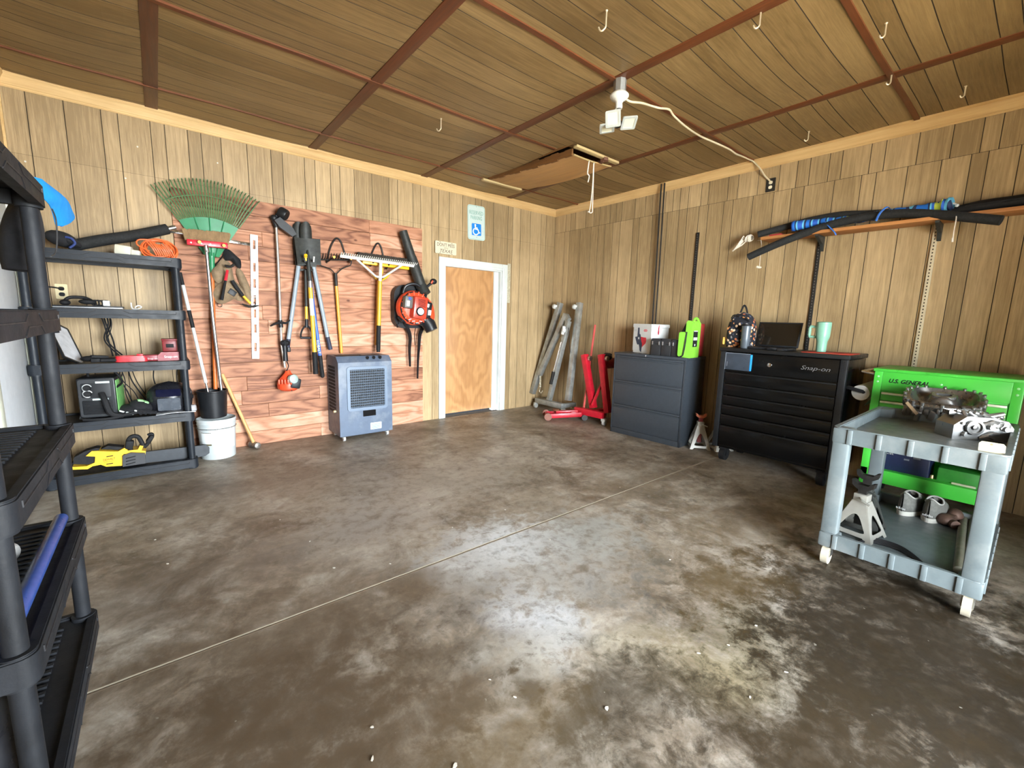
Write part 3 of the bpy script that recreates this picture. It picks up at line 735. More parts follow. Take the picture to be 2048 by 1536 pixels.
m = M(); m.tube(spline([P(573, 722, .11), P(577, 732, .14), P(573, 742, .15)], 4), .005, 6); m.cyl(P(586, 770, .2), P(583, 782, .2), .008); obj('throttle_cable', m, rubber, t)

# hooks
def jhook(name, label, foot_px, arch, tips):
    t = thing(name, label, 'wall hook', P(arch[1][0], arch[1][1], 0), 'steel arch hooks on the cedar boards')
    m = M(); m.tube(spline([P(a, b, .035) for a, b in arch], 6), .009, 8)
    for a, b in tips: m.tube([P(a[0], a[1], .03), P(a[0], a[1]+2, .08), P(b[0], b[1], .17)], .009, 8)
    obj('hook_bar', m, iron, t)
    for a, b in tips:
        mm = M(); mm.cyl(P(b[0], b[1]+1, .16), P(b[0]+.5, b[1], .195), .013, seg=10); obj('hook_tip', mm, yellow, t, label='yellow rubber tip')
    return t
jhook('tool_hook', 'black arch hook with yellow tips holding the bow rake head', 0, ((653, 526), (661, 494), (672, 477), (682, 484), (690, 508), (699, 524)), (((655, 521), (668, 514)), ((699, 522), (702, 517))))
jhook('tool_hook', 'black arch hook with yellow tips behind the white landscape rake', 0, ((739, 528), (744, 506), (754, 487), (762, 494), (768, 520), (772, 534)), (((741, 530), (749, 521)), ((773, 536), (780, 525))))
t = thing('tool_hook', 'black double peg with a yellow tip in front of the square shovel blade', 'wall hook', P(610, 528, 0), 'steel arch hooks on the cedar boards')
m = M(); m.cyl(P(612, 524, .02), P(611, 522, .24), .011); m.cyl(P(628, 526, .02), P(627, 520, .24), .011); obj('hook_bar', m, iron, t)
m = M(); m.cyl(P(611, 514, .235), P(611.5, 510, .26), .016); m.bar(P(612, 521, .24), P(611, 511, .25), .014, .014); obj('hook_tip', m, yellow, t)
m = M(); m.bar(P(627, 524, .24), P(628, 513, .25), .012, .012); obj('hook_end', m, whitepaint, t)

# post hole digger behind the shovel
t = thing('post_hole_digger', 'post hole digger with two grey handles hanging blades up behind the square shovel', 'post hole digger', P(618, 700, .06))
for px, off in ((598, .05), (613, .12)):
    c0 = P(px-2, 470, off)
    def bl(u, v, c0=c0, off=off):
        a = (u-.5)*2.2; w = .062; tip = 1-max(0, (v-.7)/.3)**2*.25
        return c0+V(math.sin(a)*w*tip+.01, -math.cos(a)*.05+.04, -.2+v*.33-(abs(u-.5)**2)*.12*(v > .9))
    m = M(); m.grid(bl, 10, 10, .004); obj('blade', m, blade, t)
for a, b, g in (((597, 532), (577, 678), (574, 703)), ((627, 532), (655, 674), (661, 699))):
    m = M(); m.cyl(P(*a, .08), P(*b, .09), .0205); obj('handle', m, greyfib, t)
    m = M(); m.cyl(P(*b, .09), P(*g, .09), .022); obj('grip', m, navy, t)
m = M(); m.bar(P(598, 540, .08), P(626, 540, .08), .03, .02, Z, .003); obj('pivot', m, iron, t)

# blue handled shovel
t = thing('shovel', 'long shovel with a blue shaft and black grip hanging behind the yellow handled one', 'shovel', P(651, 750, .1))
m = M(); m.tube([P(621, 560, .11), P(626, 610, .11), P(640, 712, .12)], .0175, 12); obj('shaft', m, bluefib, t)
m = M(); m.cyl(P(640, 711, .12), P(645, 752, .12), .021); m.ball(P(645, 752, .12), .021); obj('grip', m, rubber, t)
m = M(); m.grid(lambda u, v: P(612, 520, .115)+V((u-.5)*.2*(1 if v < .6 else 1-((v-.6)/.4)**2*.5), .02*math.cos((u-.5)*2.5), v*.22-.06), 8, 8, .003); m.cyl(P(621, 562, .11), P(615, 528, .11), .018, .014); obj('blade', m, blade, t)
text('lettering', 'KOBALT', P(637.2, 694, .14), (P(640, 712, .12)-P(632, 655, .12)), V(1, 0, .12), .14, white, t)

# D handled spade
t = thing('drain_spade', 'short spade with a black shaft, yellow band and black D shaped grip', 'spade', P(611, 679, .12))
m = M(); m.cyl(P(611, 540, .13), P(612.5, 613, .13), .014); obj('shaft', m, blade, t)
m = M(); m.cyl(P(612.5, 613, .13), P(613, 638, .13), .0145); obj('band', m, yfib, t, label='yellow shaft band')
m = M(); m.cyl(P(613, 636, .13), P(613, 655, .13), .014, .017)
for s in (1, -1): m.tube(spline([P(613, 650, .13), P(613+s*7, 657, .13), P(613+s*11, 667, .13), P(613+s*11.5, 676, .13)], 4), .009, 8)
m.cyl(P(601, 675.5, .13), P(625, 676, .13), .012); obj('d_grip', m, black, t)

# square shovel in front
t = thing('square_shovel', 'square mouthed shovel with a yellow and white shaft hanging blade up', 'shovel', P(633, 750, .16))
c = [P(589, 474, .17), P(641, 478, .17), P(642, 529, .17), P(595, 529, .17)]
def bl(u, v):
    top, bot = c[0].lerp(c[1], u), c[3].lerp(c[2], u)
    return bot.lerp(top, v)+V(0, .03*math.cos((u-.5)*PI)*.9-.012*(1-v)+.01, 0)
m = M(); m.grid(bl, 14, 10, .004)
m.tube([P(616, 500, .165), P(617, 530, .175), P(620, 562, .17)], [.006, .02, .021], 12)
m.bar(c[3]+V(0, .01, 0), c[2]+V(0, .01, 0), .02, .006, Z); obj('blade', m, blade, t)
for a, b, mt, nm in (((620, 560), (620.5, 575), alu, 'ferrule'), ((620.5, 575), (622, 597), yfib, 'shaft'), ((622, 597), (624.5, 631), whitepaint, 'shaft'), ((624.5, 631), (629, 704), yfib, 'shaft'), ((629, 704), (631.5, 748), rubber, 'grip')):
    m = M(); m.cyl(P(*a, .165), P(*b, .165), .022 if nm != 'grip' else .025); obj(nm, m, mt, t, label={'shaft': 'white middle band of the shaft'}.get(nm) if mt is whitepaint else None)

# bow rake
t = thing('bow_rake', 'garden bow rake with an amber shaft hanging head up on a hook', 'rake', P(682, 705, .07))
m = M(); m.tube([P(636, 519, .1), P(703, 520, .1)], .008, 8)
for k in range(13):
    p = P(638, 519, .1).lerp(P(702, 520, .1), k/12); m.tube([p, p+V(0, -.035, .025), p+V(0, -.06, .06)], [.007, .006, .003], 6)
for s, pts in ((1, ((637, 521), (640, 530), (650, 534), (662, 539), (670, 548))), (-1, ((703, 521), (701, 530), (692, 534), (682, 539), (673, 548)))):
    m.tube(spline([P(a, b, .1-.005*i) for i, (a, b) in enumerate(pts)], 4), .006, 8)
m.cyl(P(671, 546, .08), P(672.5, 572, .075), .017); obj('head', m, iron, t)
m = M(); m.cyl(P(672.5, 570, .075), P(683, 706, .06), .0165); obj('shaft', m, ofib, t)

# yellow push broom behind the landscape rake
t = thing('stiff_broom', 'yellow deck broom with black bristles hanging behind the white landscape rake', 'broom', P(750, 640, .05))
m = M(); m.bar(P(723, 523, .1), P(816, 536, .1), .075, .05, Z, .008); obj('block', m, yellow, t)
m = M()
for k in range(56):
    for dy in (.07, .1, .13):
        f = min(1, max(0, (k+random.uniform(-.3, .3))/55)); p = P(716, 514, dy).lerp(P(818, 527, dy), f); m.tube([p, p+V(random.uniform(-.006, .006), 0, .05+random.uniform(-.005, .005))], [.006, .008], 5)
obj('bristles', m, mat('dark_bristle', (.035, .027, .02), .95), t)
m = M(); m.tube(spline([P(733, 533, .12), P(745, 549, .11), P(756, 560, .1), P(762, 561, .1), P(773, 555, .11), P(784, 542, .12)], 4), .009, 8); m.tube([P(765, 535, .11), P(765, 545, .11), P(758, 562, .1)], .008, 6); obj('brace', m, yellow, t)
m = M(); m.cyl(P(757, 560, .07), P(752, 690, .06), .0155); obj('handle', m, ofib, t)

# landscape rake
t = thing('landscape_rake', 'wide white aluminium landscape rake with a yellow shaft hanging tines up', 'rake', P(757, 705, .17))
p0, p1 = P(680, 512, .2), P(834, 533, .2); uu = (p1-p0).normalized()
m = M(); m.bar(p0, p1, .014, .03, Z, .003)
for k in range(38):
    p = p0.lerp(p1, (k+.5)/38)+V(0, -.004, .008); m.tube([p, p+V(0, -.012, .02), p+V(0, -.03, .026)], [.007, .006, .004], 6)
obj('head', m, whitepaint, t)
m = M(); m.tube([P(714, 519, .2), P(752, 553, .19), P(758, 554, .19)], .012, 8); m.tube([P(804, 530, .2), P(767, 554, .19), P(760, 554, .19)], .012, 8)
m.cyl(P(761.5, 524, .2), P(760, 565, .19), .019); obj('brace', m, whitepaint, t)
m = M(); m.cyl(P(760, 562, .19), P(757.5, 651, .17), .0225); obj('shaft', m, yfib, t)
m = M(); m.cyl(P(757.5, 651, .17), P(756.5, 700, .16), .0235); m.cyl(P(756.5, 700, .16), P(756.4, 704, .16), .02); obj('grip', m, rubber, t)

# backpack blower
t = thing('backpack_blower', 'orange and black backpack leaf blower hanging on the boards left of the door', 'leaf blower', P(828, 750, .1))
m = M(); m.tube([P(806, 462, .12), P(822, 512, .14), P(824, 517, .14), P(833, 545, .17), P(843, 575, .2)], [.047, .053, .058, .06, .062], 16); m.cyl(P(843, 572, .2), P(850, 588, .24), .062, .07); obj('blower_tube', m, blade, t)
m = M(); m.tube(spline([P(846, 582, .22), P(856, 572, .24), P(863, 566, .25)], 4), .017, 10); m.ball(P(867, 563, .26), (.045, .03, .035)); obj('control_grip', m, black, t)
m = M(); m.obox(P(864, 564, .285), (.02, .012, .04), (0, .5, 0), .004); obj('throttle_trigger', m, orange, t)
c = P(826, 616, .24)
m = M(); m.prism(rrect(.42, .5, .12, 6), P(822, 614, .13), X, Z, .1); m.tube(spline([P(806, 586, .2), P(812, 572, .22), P(830, 568, .24), P(845, 578, .24), P(852, 592, .22)], 5), .016, 10); obj('back_frame', m, black, t)
m = M(); m.lathe([(.03, .1), (.13, .1), (.17, .085), (.195, .05), (.2, 0), (.19, -.05), (.15, -.09)], c, (0, -1, 0), 32)
for k in range(18):
    a = 2*PI*k/18; m.obox(c+V(math.cos(a)*.165, -.085, math.sin(a)*.165), (.045, .02, .014), (0, -a, 0), .003)
def vol(u, v):
    a = u*1.5-.15
    cc = c+V(.06+.1*math.cos(-a), 0, .06*math.sin(-a)-.12*u); r = .075+.02*u
    return cc
m.tube(spline([c+V(.13, .01, .1), c+V(.18, .01, .02), c+V(.19, .01, -.08), c+V(.17, .0, -.12)], 4), [.06, .065, .07, .075, .08, .083, .086, .088, .09, .09, .09, .09, .09][:13], 16)
obj('fan_housing', m, orange, t)
m = M(); m.tube([c+V(.16, 0, -.13), c+V(.2, -.03, -.2), c+V(.22, -.05, -.26)], [.085, .08, .072], 16); obj('elbow', m, black, t)
m = M(); m.obox(c+V(0, -.15, .0), (.17, .1, .25), (0, .12, 0), .02)
obj('engine_cover', m, mat('bright_orange_cover', (.5, .045, .02), .35), t)
m = M()
for k in range(6): m.obox(c+V(.012, -.2, .09-k*.015), (.09, .008, .006), (0, .12, 0))
m.lathe([(.05, 0), (.05, .012), (.042, .02)], c+V(-.012, -.198, -.04), (0, -1, 0), 20); obj('starter_grille', m, rubber, t)
m = M(); m.lathe([(.001, .022), (.038, .022), (.04, .012)], c+V(-.012, -.198, -.04), (0, -1, 0), 20); obj('starter_badge', m, mat('pale_badge', (.75, .85, .88), .4), t)
m = M(); m.obox(c+V(-.125, -.12, .06), (.1, .09, .14), (0, .1, 0), .02); obj('muffler_cover', m, mat('grey_cover', (.12, .12, .11), .45), t)
m = M(); m.obox(c+V(-.14, -.168, .045), (.035, .005, .06), (0, .1, 0)); m.obox(c+V(.12, -.175, -.05), (.04, .01, .06), (0, .1, 0), .002); m.obox(c+V(.105, -.17, .03), (.03, .01, .04), (0, .3, 0), .002)
obj('warning_label', m, white, t)
m = M()
for k in range(5): m.obox(c+V(-.1+k*.045, -.12, -.17+.02*abs(k-2)), (.04, .014, .012), (0, .5*(k-2)*.3, 0), .004)
obj('cooling_fin', m, mat('pale_alloy', (.4, .38, .36), .5), t)
m = M()
m.ring(c+V(0, -.068, 0), (0, 1, 0), .178, .011, 40, 8); obj('vent_ring', m, rubber, t)
m = M(); m.obox(c+V(-.12, -.168, .1), (.03, .005, .025), (0, .1, 0)); obj('blue_label', m, mat('blue_label', (.02, .08, .5), .4), t)
m = M(); m.obox(c+V(.115, -.13, -.02), (.09, .07, .19), (0, .2, 0), .02); obj('tank', m, black, t)
m = M(); m.tube([P(798, 634, .22), P(803, 640, .26), P(845, 648, .26), P(850, 650, .22)], .022, 10); m.prism(rrect(.4, .1, .03), P(824, 640, .14), X, Z, .1); obj('base_bar', m, black, t)
m = M()
for pts, wd in ((((806, 575), (797, 600), (792, 625), (796, 648)), .05), (((806, 645), (816, 660), (820, 675), (819, 700), (820, 733)), .042), (((848, 650), (840, 668), (838, 690), (836, 720), (835, 757)), .034), (((832, 650), (829, 670), (830, 690)), .01), (((850, 648), (856, 655)), .02), (((792, 640), (795, 655)), .02)):
    pts_ = spline([P(a, b, .12) for a, b in pts], 5); k_ = len(pts_)
    m.tube(pts_, [wd*(1.5-.9*i/(k_-1)) if len(pts) > 3 else wd for i in range(k_)], 8, flat=.3)
obj('harness_straps', m, blacksat, t)

# signs
signw = mat('faded_white_sign', (.5, .6, .57), .4, var=.05)
t = thing('parking_sign', 'white reserved parking sign with a blue wheelchair symbol above the door', 'sign', P(953, 480, 0))
sc = (P(935, 408, .008)+P(970, 482, .008))/2; sc.y = -.008
w_, h_ = .275, .435; uS = V(1, 0, 0.03).normalized(); vS = V(-.03, 0, 1).normalized()
m = M(); m.prism(rrect(w_, h_, .035), sc, uS, vS, .003); obj('plate', m, signw, t)
m = M(); m.prism(rrect(w_-.015, h_-.015, .03), sc+V(0, -.0006, 0), uS, vS, .0005, [rrect(w_-.023, h_-.023, .027)]); obj('border', m, mat('faded_green_print', (.2, .42, .35), .5, var=.2), t)
gp = mat('pale_green_print', (.14, .34, .28), .5, var=.25, scale=40)
text('lettering', 'RESERVED', sc+vS*.125, uS, vS, .215, gp, t, .048)
text('lettering', 'PARKING', sc+vS*.062, uS, vS, .18, gp, t, .048)
ib = sc-vS*.085+V(0, -.0008, 0)
m = M(); m.prism(rrect(.15, .15, .012), ib, uS, vS, .0008); obj('symbol_panel', m, mat('sign_blue', (.01, .2, .62), .4, var=.06), t)
m = M(); q = lambda a, b: ib+uS*a+vS*b+V(0, -.0012, 0)
m.prism(circ(.013, 14, -.02, .055), ib+V(0, -.002, 0), uS, vS, .0008)
for pts, r in (([(-.02, .045), (-.02, .005), (.02, .005)], .009), ([(-.02, .022), (.015, .022)], .006), ([(.02, .005), (.04, -.04), (.058, -.034)], .008)):
    m.tube([q(*p) for p in pts], r, 8, flat=.15 if False else 1.0)
m.tube([q(-.012+.042*math.cos(a), -.026+.04*math.sin(a)) for a in [R(120+d*20) for d in range(12)]], .007, 8)
for vtx in m.bm.verts: vtx.co.y = max(min(vtx.co.y, ib.y-.0002), ib.y-.0022)
obj('wheelchair_symbol', m, mat('sign_white', (.85, .9, .9), .4), t)
m = M(); m.ball(sc+vS*.2+V(0, -.002, 0), .005, 8); m.ball(sc-vS*.185+V(0, -.002, 0), .005, 8); obj('screws', m, steel, t)
t = thing('slogan_plate', 'small cream licence plate style slogan sign on top of the door casing', 'sign', P(892, 510, .02))
sc = (P(870, 482, .02)+P(912, 510, .02))/2; sc.y = -.027
m = M(); m.prism(rrect(.305, .15, .012), sc, X, Z, .003); m.box(sc.x-.13, sc.x+.13, sc.y+.003, sc.y+.009, sc.z-.05, sc.z+.05); obj('plate', m, mat('cream_plate', (.6, .56, .4), .4, var=.04), t)
br = mat('brown_print', (.09, .03, .025), .5, var=.3)
text('lettering', "DON'T MESS", sc+Z*.035, X, Z, .25, br, t, .042)
text('lettering', 'WITH', sc-Z*.002, X, Z, .06, br, t, .012)
text('lettering', 'TEXAS', sc-Z*.038+V(.005, 0, 0), X, Z, .18, br, t, .04, shear=.25)
m = M()
for a in (-.085, .085):
    for b in (-.066, .066): m.obox(sc+V(a, -.0008, b), (.022, .001, .005), None)
obj('mounting_slots', m, br, t)

# outlet on the back wall
def outlet(name, label, c, u, v, plate, sock, w=.07, h=.115):
    t = thing(name, label, 'outlet', c); n_ = Vector(u).cross(Vector(v))
    m = M(); m.prism(rrect(w, h, .006), Vector(c)+n_*.006, u, v, .006); obj('cover_plate', m, plate, t)
    for s in (.022, -.022):
        m = M(); m.prism(rrect(.034, .03, .012), Vector(c)+n_*.0075+Vector(v)*s, u, v, .002); obj('socket', m, sock, t)
    return t
oc = P(123.5, 583, 0)
outlet('power_outlet', 'cream wall outlet with a black plug above the second shelf', oc, X, Z, cream, rubber)
t = thing('power_plug', 'black power plug and cord in the cream wall outlet', 'plug', oc+V(0, -.02, .01))
m = M(); m.tube(spline([oc+V(0, -.01, .022), oc+V(-.01, -.03, .024), oc+V(-.06, -.03, .03), oc+V(-.13, -.02, .01), oc+V(-.2, -.02, -.2)], 5), [.015, .015, .014, .012, .01]+[.005]*16, 8); obj('plug', m, rubber, t)

# evaporative cooler
t = thing('evaporative_cooler', 'grey portable evaporative cooler on casters standing before the cedar boards', 'air cooler', (-3.14, -.4, 0))
grey = mat('blue_grey_plastic', (.085, .115, .17), .42, var=.1, scale=8, dirt=(.3, .32, .33))
grey2 = mat('light_blue_grey_plastic', (.14, .185, .25), .4, var=.08, scale=8)
x0, x1, yf, yb, z0, z1 = -3.42, -2.845, -.42, -.03, .06, .9
MX = Matrix()
m = M()
m.prism([(0, 0), (0, .78), (.07, z1-z0), (yb-yf-.04, z1-z0), (yb-yf, z1-z0-.06), (yb-yf, 0)], (x0, yf, z0), Y, Z, -(x1-x0))
obj('cabinet', m, grey, t, smooth=20)
m = M(); zs = lambda f: z0+f
m.prism(rrect(.435, .47, .03), (x0+.3, yf-.012, .56), X, Z, .02, [rrect(.375, .41, .01)]); obj('grille_frame', m, grey2, t)
m = M(); m.box(x0+.1125, x1-.0875, yf-.0015, yf+.02, .355, .765); obj('grille_back', m, mat('dark_grille_back', (.004, .005, .007), .7), t)
m = M()
for k in range(15): m.obox((x0+.3, yf-.008, .365+k*.0279), (.375, .012, .0042), (R(8), 0, 0))
for k in range(19): m.box(x0+.1125+k*.0203, x0+.1143+k*.0203, yf-.011, yf-.003, .355, .765)
obj('louvres', m, grey2, t)
m = M(); m.prism(rrect(.14, .065, .004), (x0+.315, yf-.004, .285), X, Z, .012); obj('window', m, mat('black_gauge_window', (.005, .005, .006), .15), t)
m = M(); m.prism(rrect(.125, .075, .006), (x0+.385, yf-.002, .135), X, Z, .002); obj('care_label', m, mat('pale_label', (.5, .57, .56), .5), t)
for dz in (.015, 0, -.012, -.026):
    m = M(); m.obox((x0+.385, yf-.0025, .135+dz), (.1 if dz > -.02 else .08, .001, .005)); obj('label_print', m, mat('blue_print', (.1, .25, .33), .5), t)
m = M()
for k in range(14):
    for j in range(7): m.box(x0-.003, x0+.004, yf+.11+j*.033, yf+.134+j*.033, .3+k*.036, .325+k*.036)
obj('side_vents', m, mat('vent_shadow_brown', (.02, .02, .024), .8), t)
m = M(); m.box(x0-.006, x0, yf+.09, yf+.36, .275, .82, .004) if False else m.box(x0+.02, x0+.3, yf+.1, yf+.2, z1-.004, z1+.004, .003)
m.box(x0+.25, x1-.1, yf+.08, yf+.13, z1-.02, z1+.004, .003); obj('control_strip', m, rubber, t)
m = M()
for k in range(3): m.cyl((x0+.32+k*.07, yf+.045, z1-.03), (x0+.32+k*.07, yf+.03, z1-.01), .016)
obj('knobs', m, rubber, t)
m = M(); m.cyl((x0-.005, yf+.1, .32), (x0-.03, yf+.1, .32), .012); obj('water_inlet', m, cream, t)
m = M(); m.box(x0+.02, x1-.02, yf+.02, yb-.02, .05, .065); obj('base', m, black, t)
for sx in (x0+.05, x1-.05):
    for sy in (yf+.045, yb-.05):
        m = M(); m.cyl((sx-.012, sy, .03), (sx+.012, sy, .03), .03, seg=20); m.box(sx-.017, sx+.017, sy-.012, sy+.022, .035, .062, .004); obj('caster', m, mat('grey_wheel', (.42, .42, .41), .5), t)
# ------------------------------------------------------------------ plastic shelf racks
rackp = mat('charcoal_plastic', (0.012, 0.015, 0.02), 0.48, var=0.25, scale=9, bump=.001, spec=.3)
dustyp = mat('dusty_charcoal_plastic', (0.0095, 0.0105, 0.013), 0.62, var=0.4, scale=7, bump=.001, spec=.25)
linep = mat('moulded_line_black', (0.008, 0.008, 0.01), 0.6)
def rack(name, label, W_, D_, tops, mtx, mt, th=.068, slots=False):
    o = mtx.to_translation(); t = thing(name, label, 'shelf rack', o, None)
    hw, hd = W_/2, D_/2; pin = .04
    for i, zt in enumerate(tops):
        m = M(); z0 = max(0.012, zt-th)
        m.prism(rrect(W_, D_, .035), (0, 0, zt-.004), X, Y, zt-z0-.004, [rrect(W_-.06, D_-.06, .02)]); m.prism(rrect(W_-.008, D_-.008, .032), (0, 0, zt), X, Y, .005, [rrect(W_-.05, D_-.05, .02)])
        for sx in (-1, 1):
            for sy in (-1, 1): m.cyl((sx*(hw-pin), sy*(hd-pin), z0-.008), (sx*(hw-pin), sy*(hd-pin), zt+.003), .036, seg=20)
        m.box(-hw+.02, hw-.02, -hd+.02, hd-.02, zt-.028, zt-.012)
        if slots:
            for k in range(22): m.box(-hw+.06+k*(W_-.12)/22, -hw+.075+k*(W_-.12)/22, -hd+.09, hd-.09, zt-.012, zt-.004)
        for k in range(1, 4): m.box(-hw+.03, hw-.03, -hd+k*D_/4-.004, -hd+k*D_/4+.004, z0+.01, zt-.02)
        s_ = obj('shelf', m.xf(mtx), mt, t)
        for sgn, fy in ((1, -hd-.0005), (-1, hd+.0005)):
            if sgn == -1: continue
            m = M(); q = lambda a, b: V(a*hw, fy, (z0+zt)/2+b*(zt-z0)/2)
            for pts in (((-.86, .55), (-.86, .12), (-.25, .12), (-.16, .7)), ((.86, .55), (.86, .12), (.25, .12), (.16, .7)), ((-.27, -.92), (-.18, -.25), (.18, -.25), (.27, -.92))):
                m.tube([q(*p) for p in pts], .0028, 5)
            obj('moulded_line', m.xf(mtx), linep, s_)
    for sx in (-1, 1):
        for sy in (-1, 1):
            m = M(); zs_ = [0]+list(tops[::-1]) if False else sorted(tops)
            for a, b in zip(zs_, zs_[1:]): m.cyl((sx*(hw-pin), sy*(hd-pin), a+.004), (sx*(hw-pin), sy*(hd-pin), b-th-.006), .0235, .0235, seg=24)
            obj('post', m.xf(mtx), mt, t)
            m = M(); m.cyl((sx*(hw-pin), sy*(hd-pin), 0), (sx*(hw-pin), sy*(hd-pin), .02), .03, .034); obj('foot', m.xf(mtx), mt, t)
    return t
TA = (1.737, 1.327, .922, .488, .082)
RA = Matrix.Translation((-5.088, -.285, 0))
rack('shelf_rack', 'black five tier plastic shelf rack standing along the back wall beside the cedar boards', .915, .455, TA, RA, rackp)
TB = (1.755, 1.32, .893, .512, .105)
RB = Matrix.Translation((-5.325, -3.055, 0)) @ Matrix.Rotation(PI/2, 4, 'Z')
rack('shelf_rack', 'near black plastic shelf rack standing against the left wall, closest to the camera', .93, .465, TB, RB, dustyp, .075, True)
Q = lambda px, py, y=-.35: A(px, py, y)

# --- top shelf
zt = TA[0]
t = thing('foam_tube', 'long black foam covered tube lying along the top shelf toward the green rake', 'tube', Q(240, 480, -.2))
pts = spline([V(-5.3, -.2, zt+.045), Q(200, 481, -.2)+V(0, 0, .0), Q(270, 471, -.18), Q(335, 458, -.14)], 5)
m = M(); m.tube(pts, .042, 14); obj('sleeve', m, foam, t)
m = M(); m.cyl(pts[-1], pts[-1]+(pts[-1]-pts[-3]).normalized()*.06, .02); obj('end', m, steel, t)
t = thing('work_glove_bundle', 'dark bundle with blue trim at the left end of the top shelf', 'bundle', Q(125, 490, -.25))
m = M(); m.ball(Q(123, 478, -.28), (.09, .08, .055), 16, (0, .3, 0)); m.ball(Q(143, 484, -.3), (.06, .06, .03), 14, (0, .5, 0)); obj('cloth', m, blacksat, t)
m = M(); m.tube(spline([Q(131, 474, -.36), Q(143, 477, -.37), Q(150, 487, -.37), Q(139, 496, -.38)], 5), .008, 6); obj('trim_cord', m, mat('navy_cloth', (.02, .04, .16), .8), t)
t = thing('work_light', 'white plug headed lamp lying on a yellow sleeve beside the orange cord', 'work light', Q(250, 505, -.36))
c = V(Q(247, 497, -.36).x, -.36, zt+.04)
m = M(); m.obox(c, (.1, .07, .075), (0, .12, -.2), .012); m.obox(c+V(.07, 0, -.012), (.06, .05, .045), (0, .12, -.2), .01); obj('head', m, mat('warm_white_plastic', (.58, .56, .45), .4, var=.05), t)
m = M(); m.grid(lambda u, v: V(c.x-.02+u*.3, -.3+.14*(v-.5), zt+.004+.05*math.sin(PI*v)*(1-u*.8)+.006*math.sin(9*u)), 12, 8, .004); obj('sleeve', m, mat('dull_yellow_cloth', (.5, .36, .02), .7), t)
m = M(); oc_ = Q(318, 496, -.33); oc_.z = zt+.07
for k in range(13):
    a = .085+.006*random.random()+.0035*(k % 5); til = (random.uniform(-.25, .25), random.uniform(-.15, .15)); cc = oc_+V(random.uniform(-.02, .02), random.uniform(-.05, .05), random.uniform(-.008, .01))
    mr = Euler((R(72)+til[0], til[1], 0)).to_matrix()
    m.tube([cc+mr @ V(math.cos(b)*a*1.05, math.sin(b)*a*.85, .006*math.sin(3*b+k)) for b in [2*PI*j/28 for j in range(28)]], .0052, 6, closed=True)
for k in range(9):
    x_ = -.05+.014*k; m.tube(spline([oc_+V(x_-.02, -.07, .045+.01*math.sin(k)), oc_+V(x_+.01, -.085, .0), oc_+V(x_+.03, -.07, -.05)], 5), .0052, 6)
m.tube(spline([oc_+V(-.06, -.05, -.02), oc_+V(-.13, -.06, .02), oc_+V(-.12, -.05, .06), oc_+V(-.05, -.04, .07)], 5), .0052, 6)
obj('extension_cord', m, mat('orange_cord', (.72, .13, .03), .5, var=.15), None, 'coiled orange extension cord on the right end of the top shelf', 'extension cord')

# --- second shelf
zt = TA[1]
xq = lambda px, y=-.35: A(px, 600, y).x
t = thing('flat_laptop', 'closed black laptop lying flat on the second shelf under a tangle of cables', 'laptop', (xq(170), -.36, zt))
m = M(); m.box(xq(108), xq(246), -.46, -.24, zt+.002, zt+.012, .003); obj('base', m, mat('silver_grey', (.35, .36, .38), .4, .6), t)
m = M(); m.box(xq(108), xq(246), -.46, -.24, zt+.012, zt+.021, .003); obj('lid', m, black, t)
m = M(); c = V(xq(165), -.36, zt+.045)
m.tube(spline([c+V(-.1, -.02, -.01), c+V(-.07, 0, .03), c+V(0, .01, .035), c+V(.04, 0, .02), c+V(.07, -.02, -.01)], 6), .012, 8)
m.ball(c+V(-.09, -.02, -.005), (.03, .035, .022)); m.ball(c+V(.03, -.03, .005), (.05, .03, .02))
for k in range(4): m.ring(c+V(.07+.02*k, -.02, -.002), (random.uniform(-.4, .4), 1, .4), .022, .004, 16, 6)
obj('headset', m, rubber, None, 'tangle of black headset and cable on the second shelf', 'headset')
m = M(); c = V(xq(213), -.36, zt+.021); m.box(c.x-.02, c.x+.02, -.4, -.36, c.z, c.z+.042, .005); obj('charger_cube', m, white, None, 'small white charger cube on the second shelf beside black cables', 'charger')
t = thing('hook_clip', 'small white plastic clip lying on the second shelf', 'clip', (xq(272), -.4, zt))
c = V(xq(272), -.4, zt+.008); m = M(); m.tube(spline([c+V(-.03, 0, .045), c+V(-.025, 0, 0), c+V(.01, 0, 0), c+V(.03, 0, .015), c+V(.01, 0, .025), c+V(-.01, 0, .008)], 4), .005, 6); obj('clip', m, white, t)
m = M()
for k in range(4): m.tube(spline([V(xq(190)+.02*k, -.2, zt-.02), V(xq(198)+.012*k, -.16, zt-.12), V(xq(203)+.03*math.sin(k*2), -.15, zt-.25), V(xq(210)+.02*k, -.2, TA[2]+.03)], 6), .006, 6)
m.tube(spline([V(xq(203), -.2, zt-.01), V(xq(214), -.2, zt-.08), V(xq(212), -.2, zt-.16), V(xq(200), -.22, zt-.25)], 6), .004, 6)
obj('charger_cables', m, rubber, None, 'black charger cables hanging from the second shelf down to the third', 'cable')

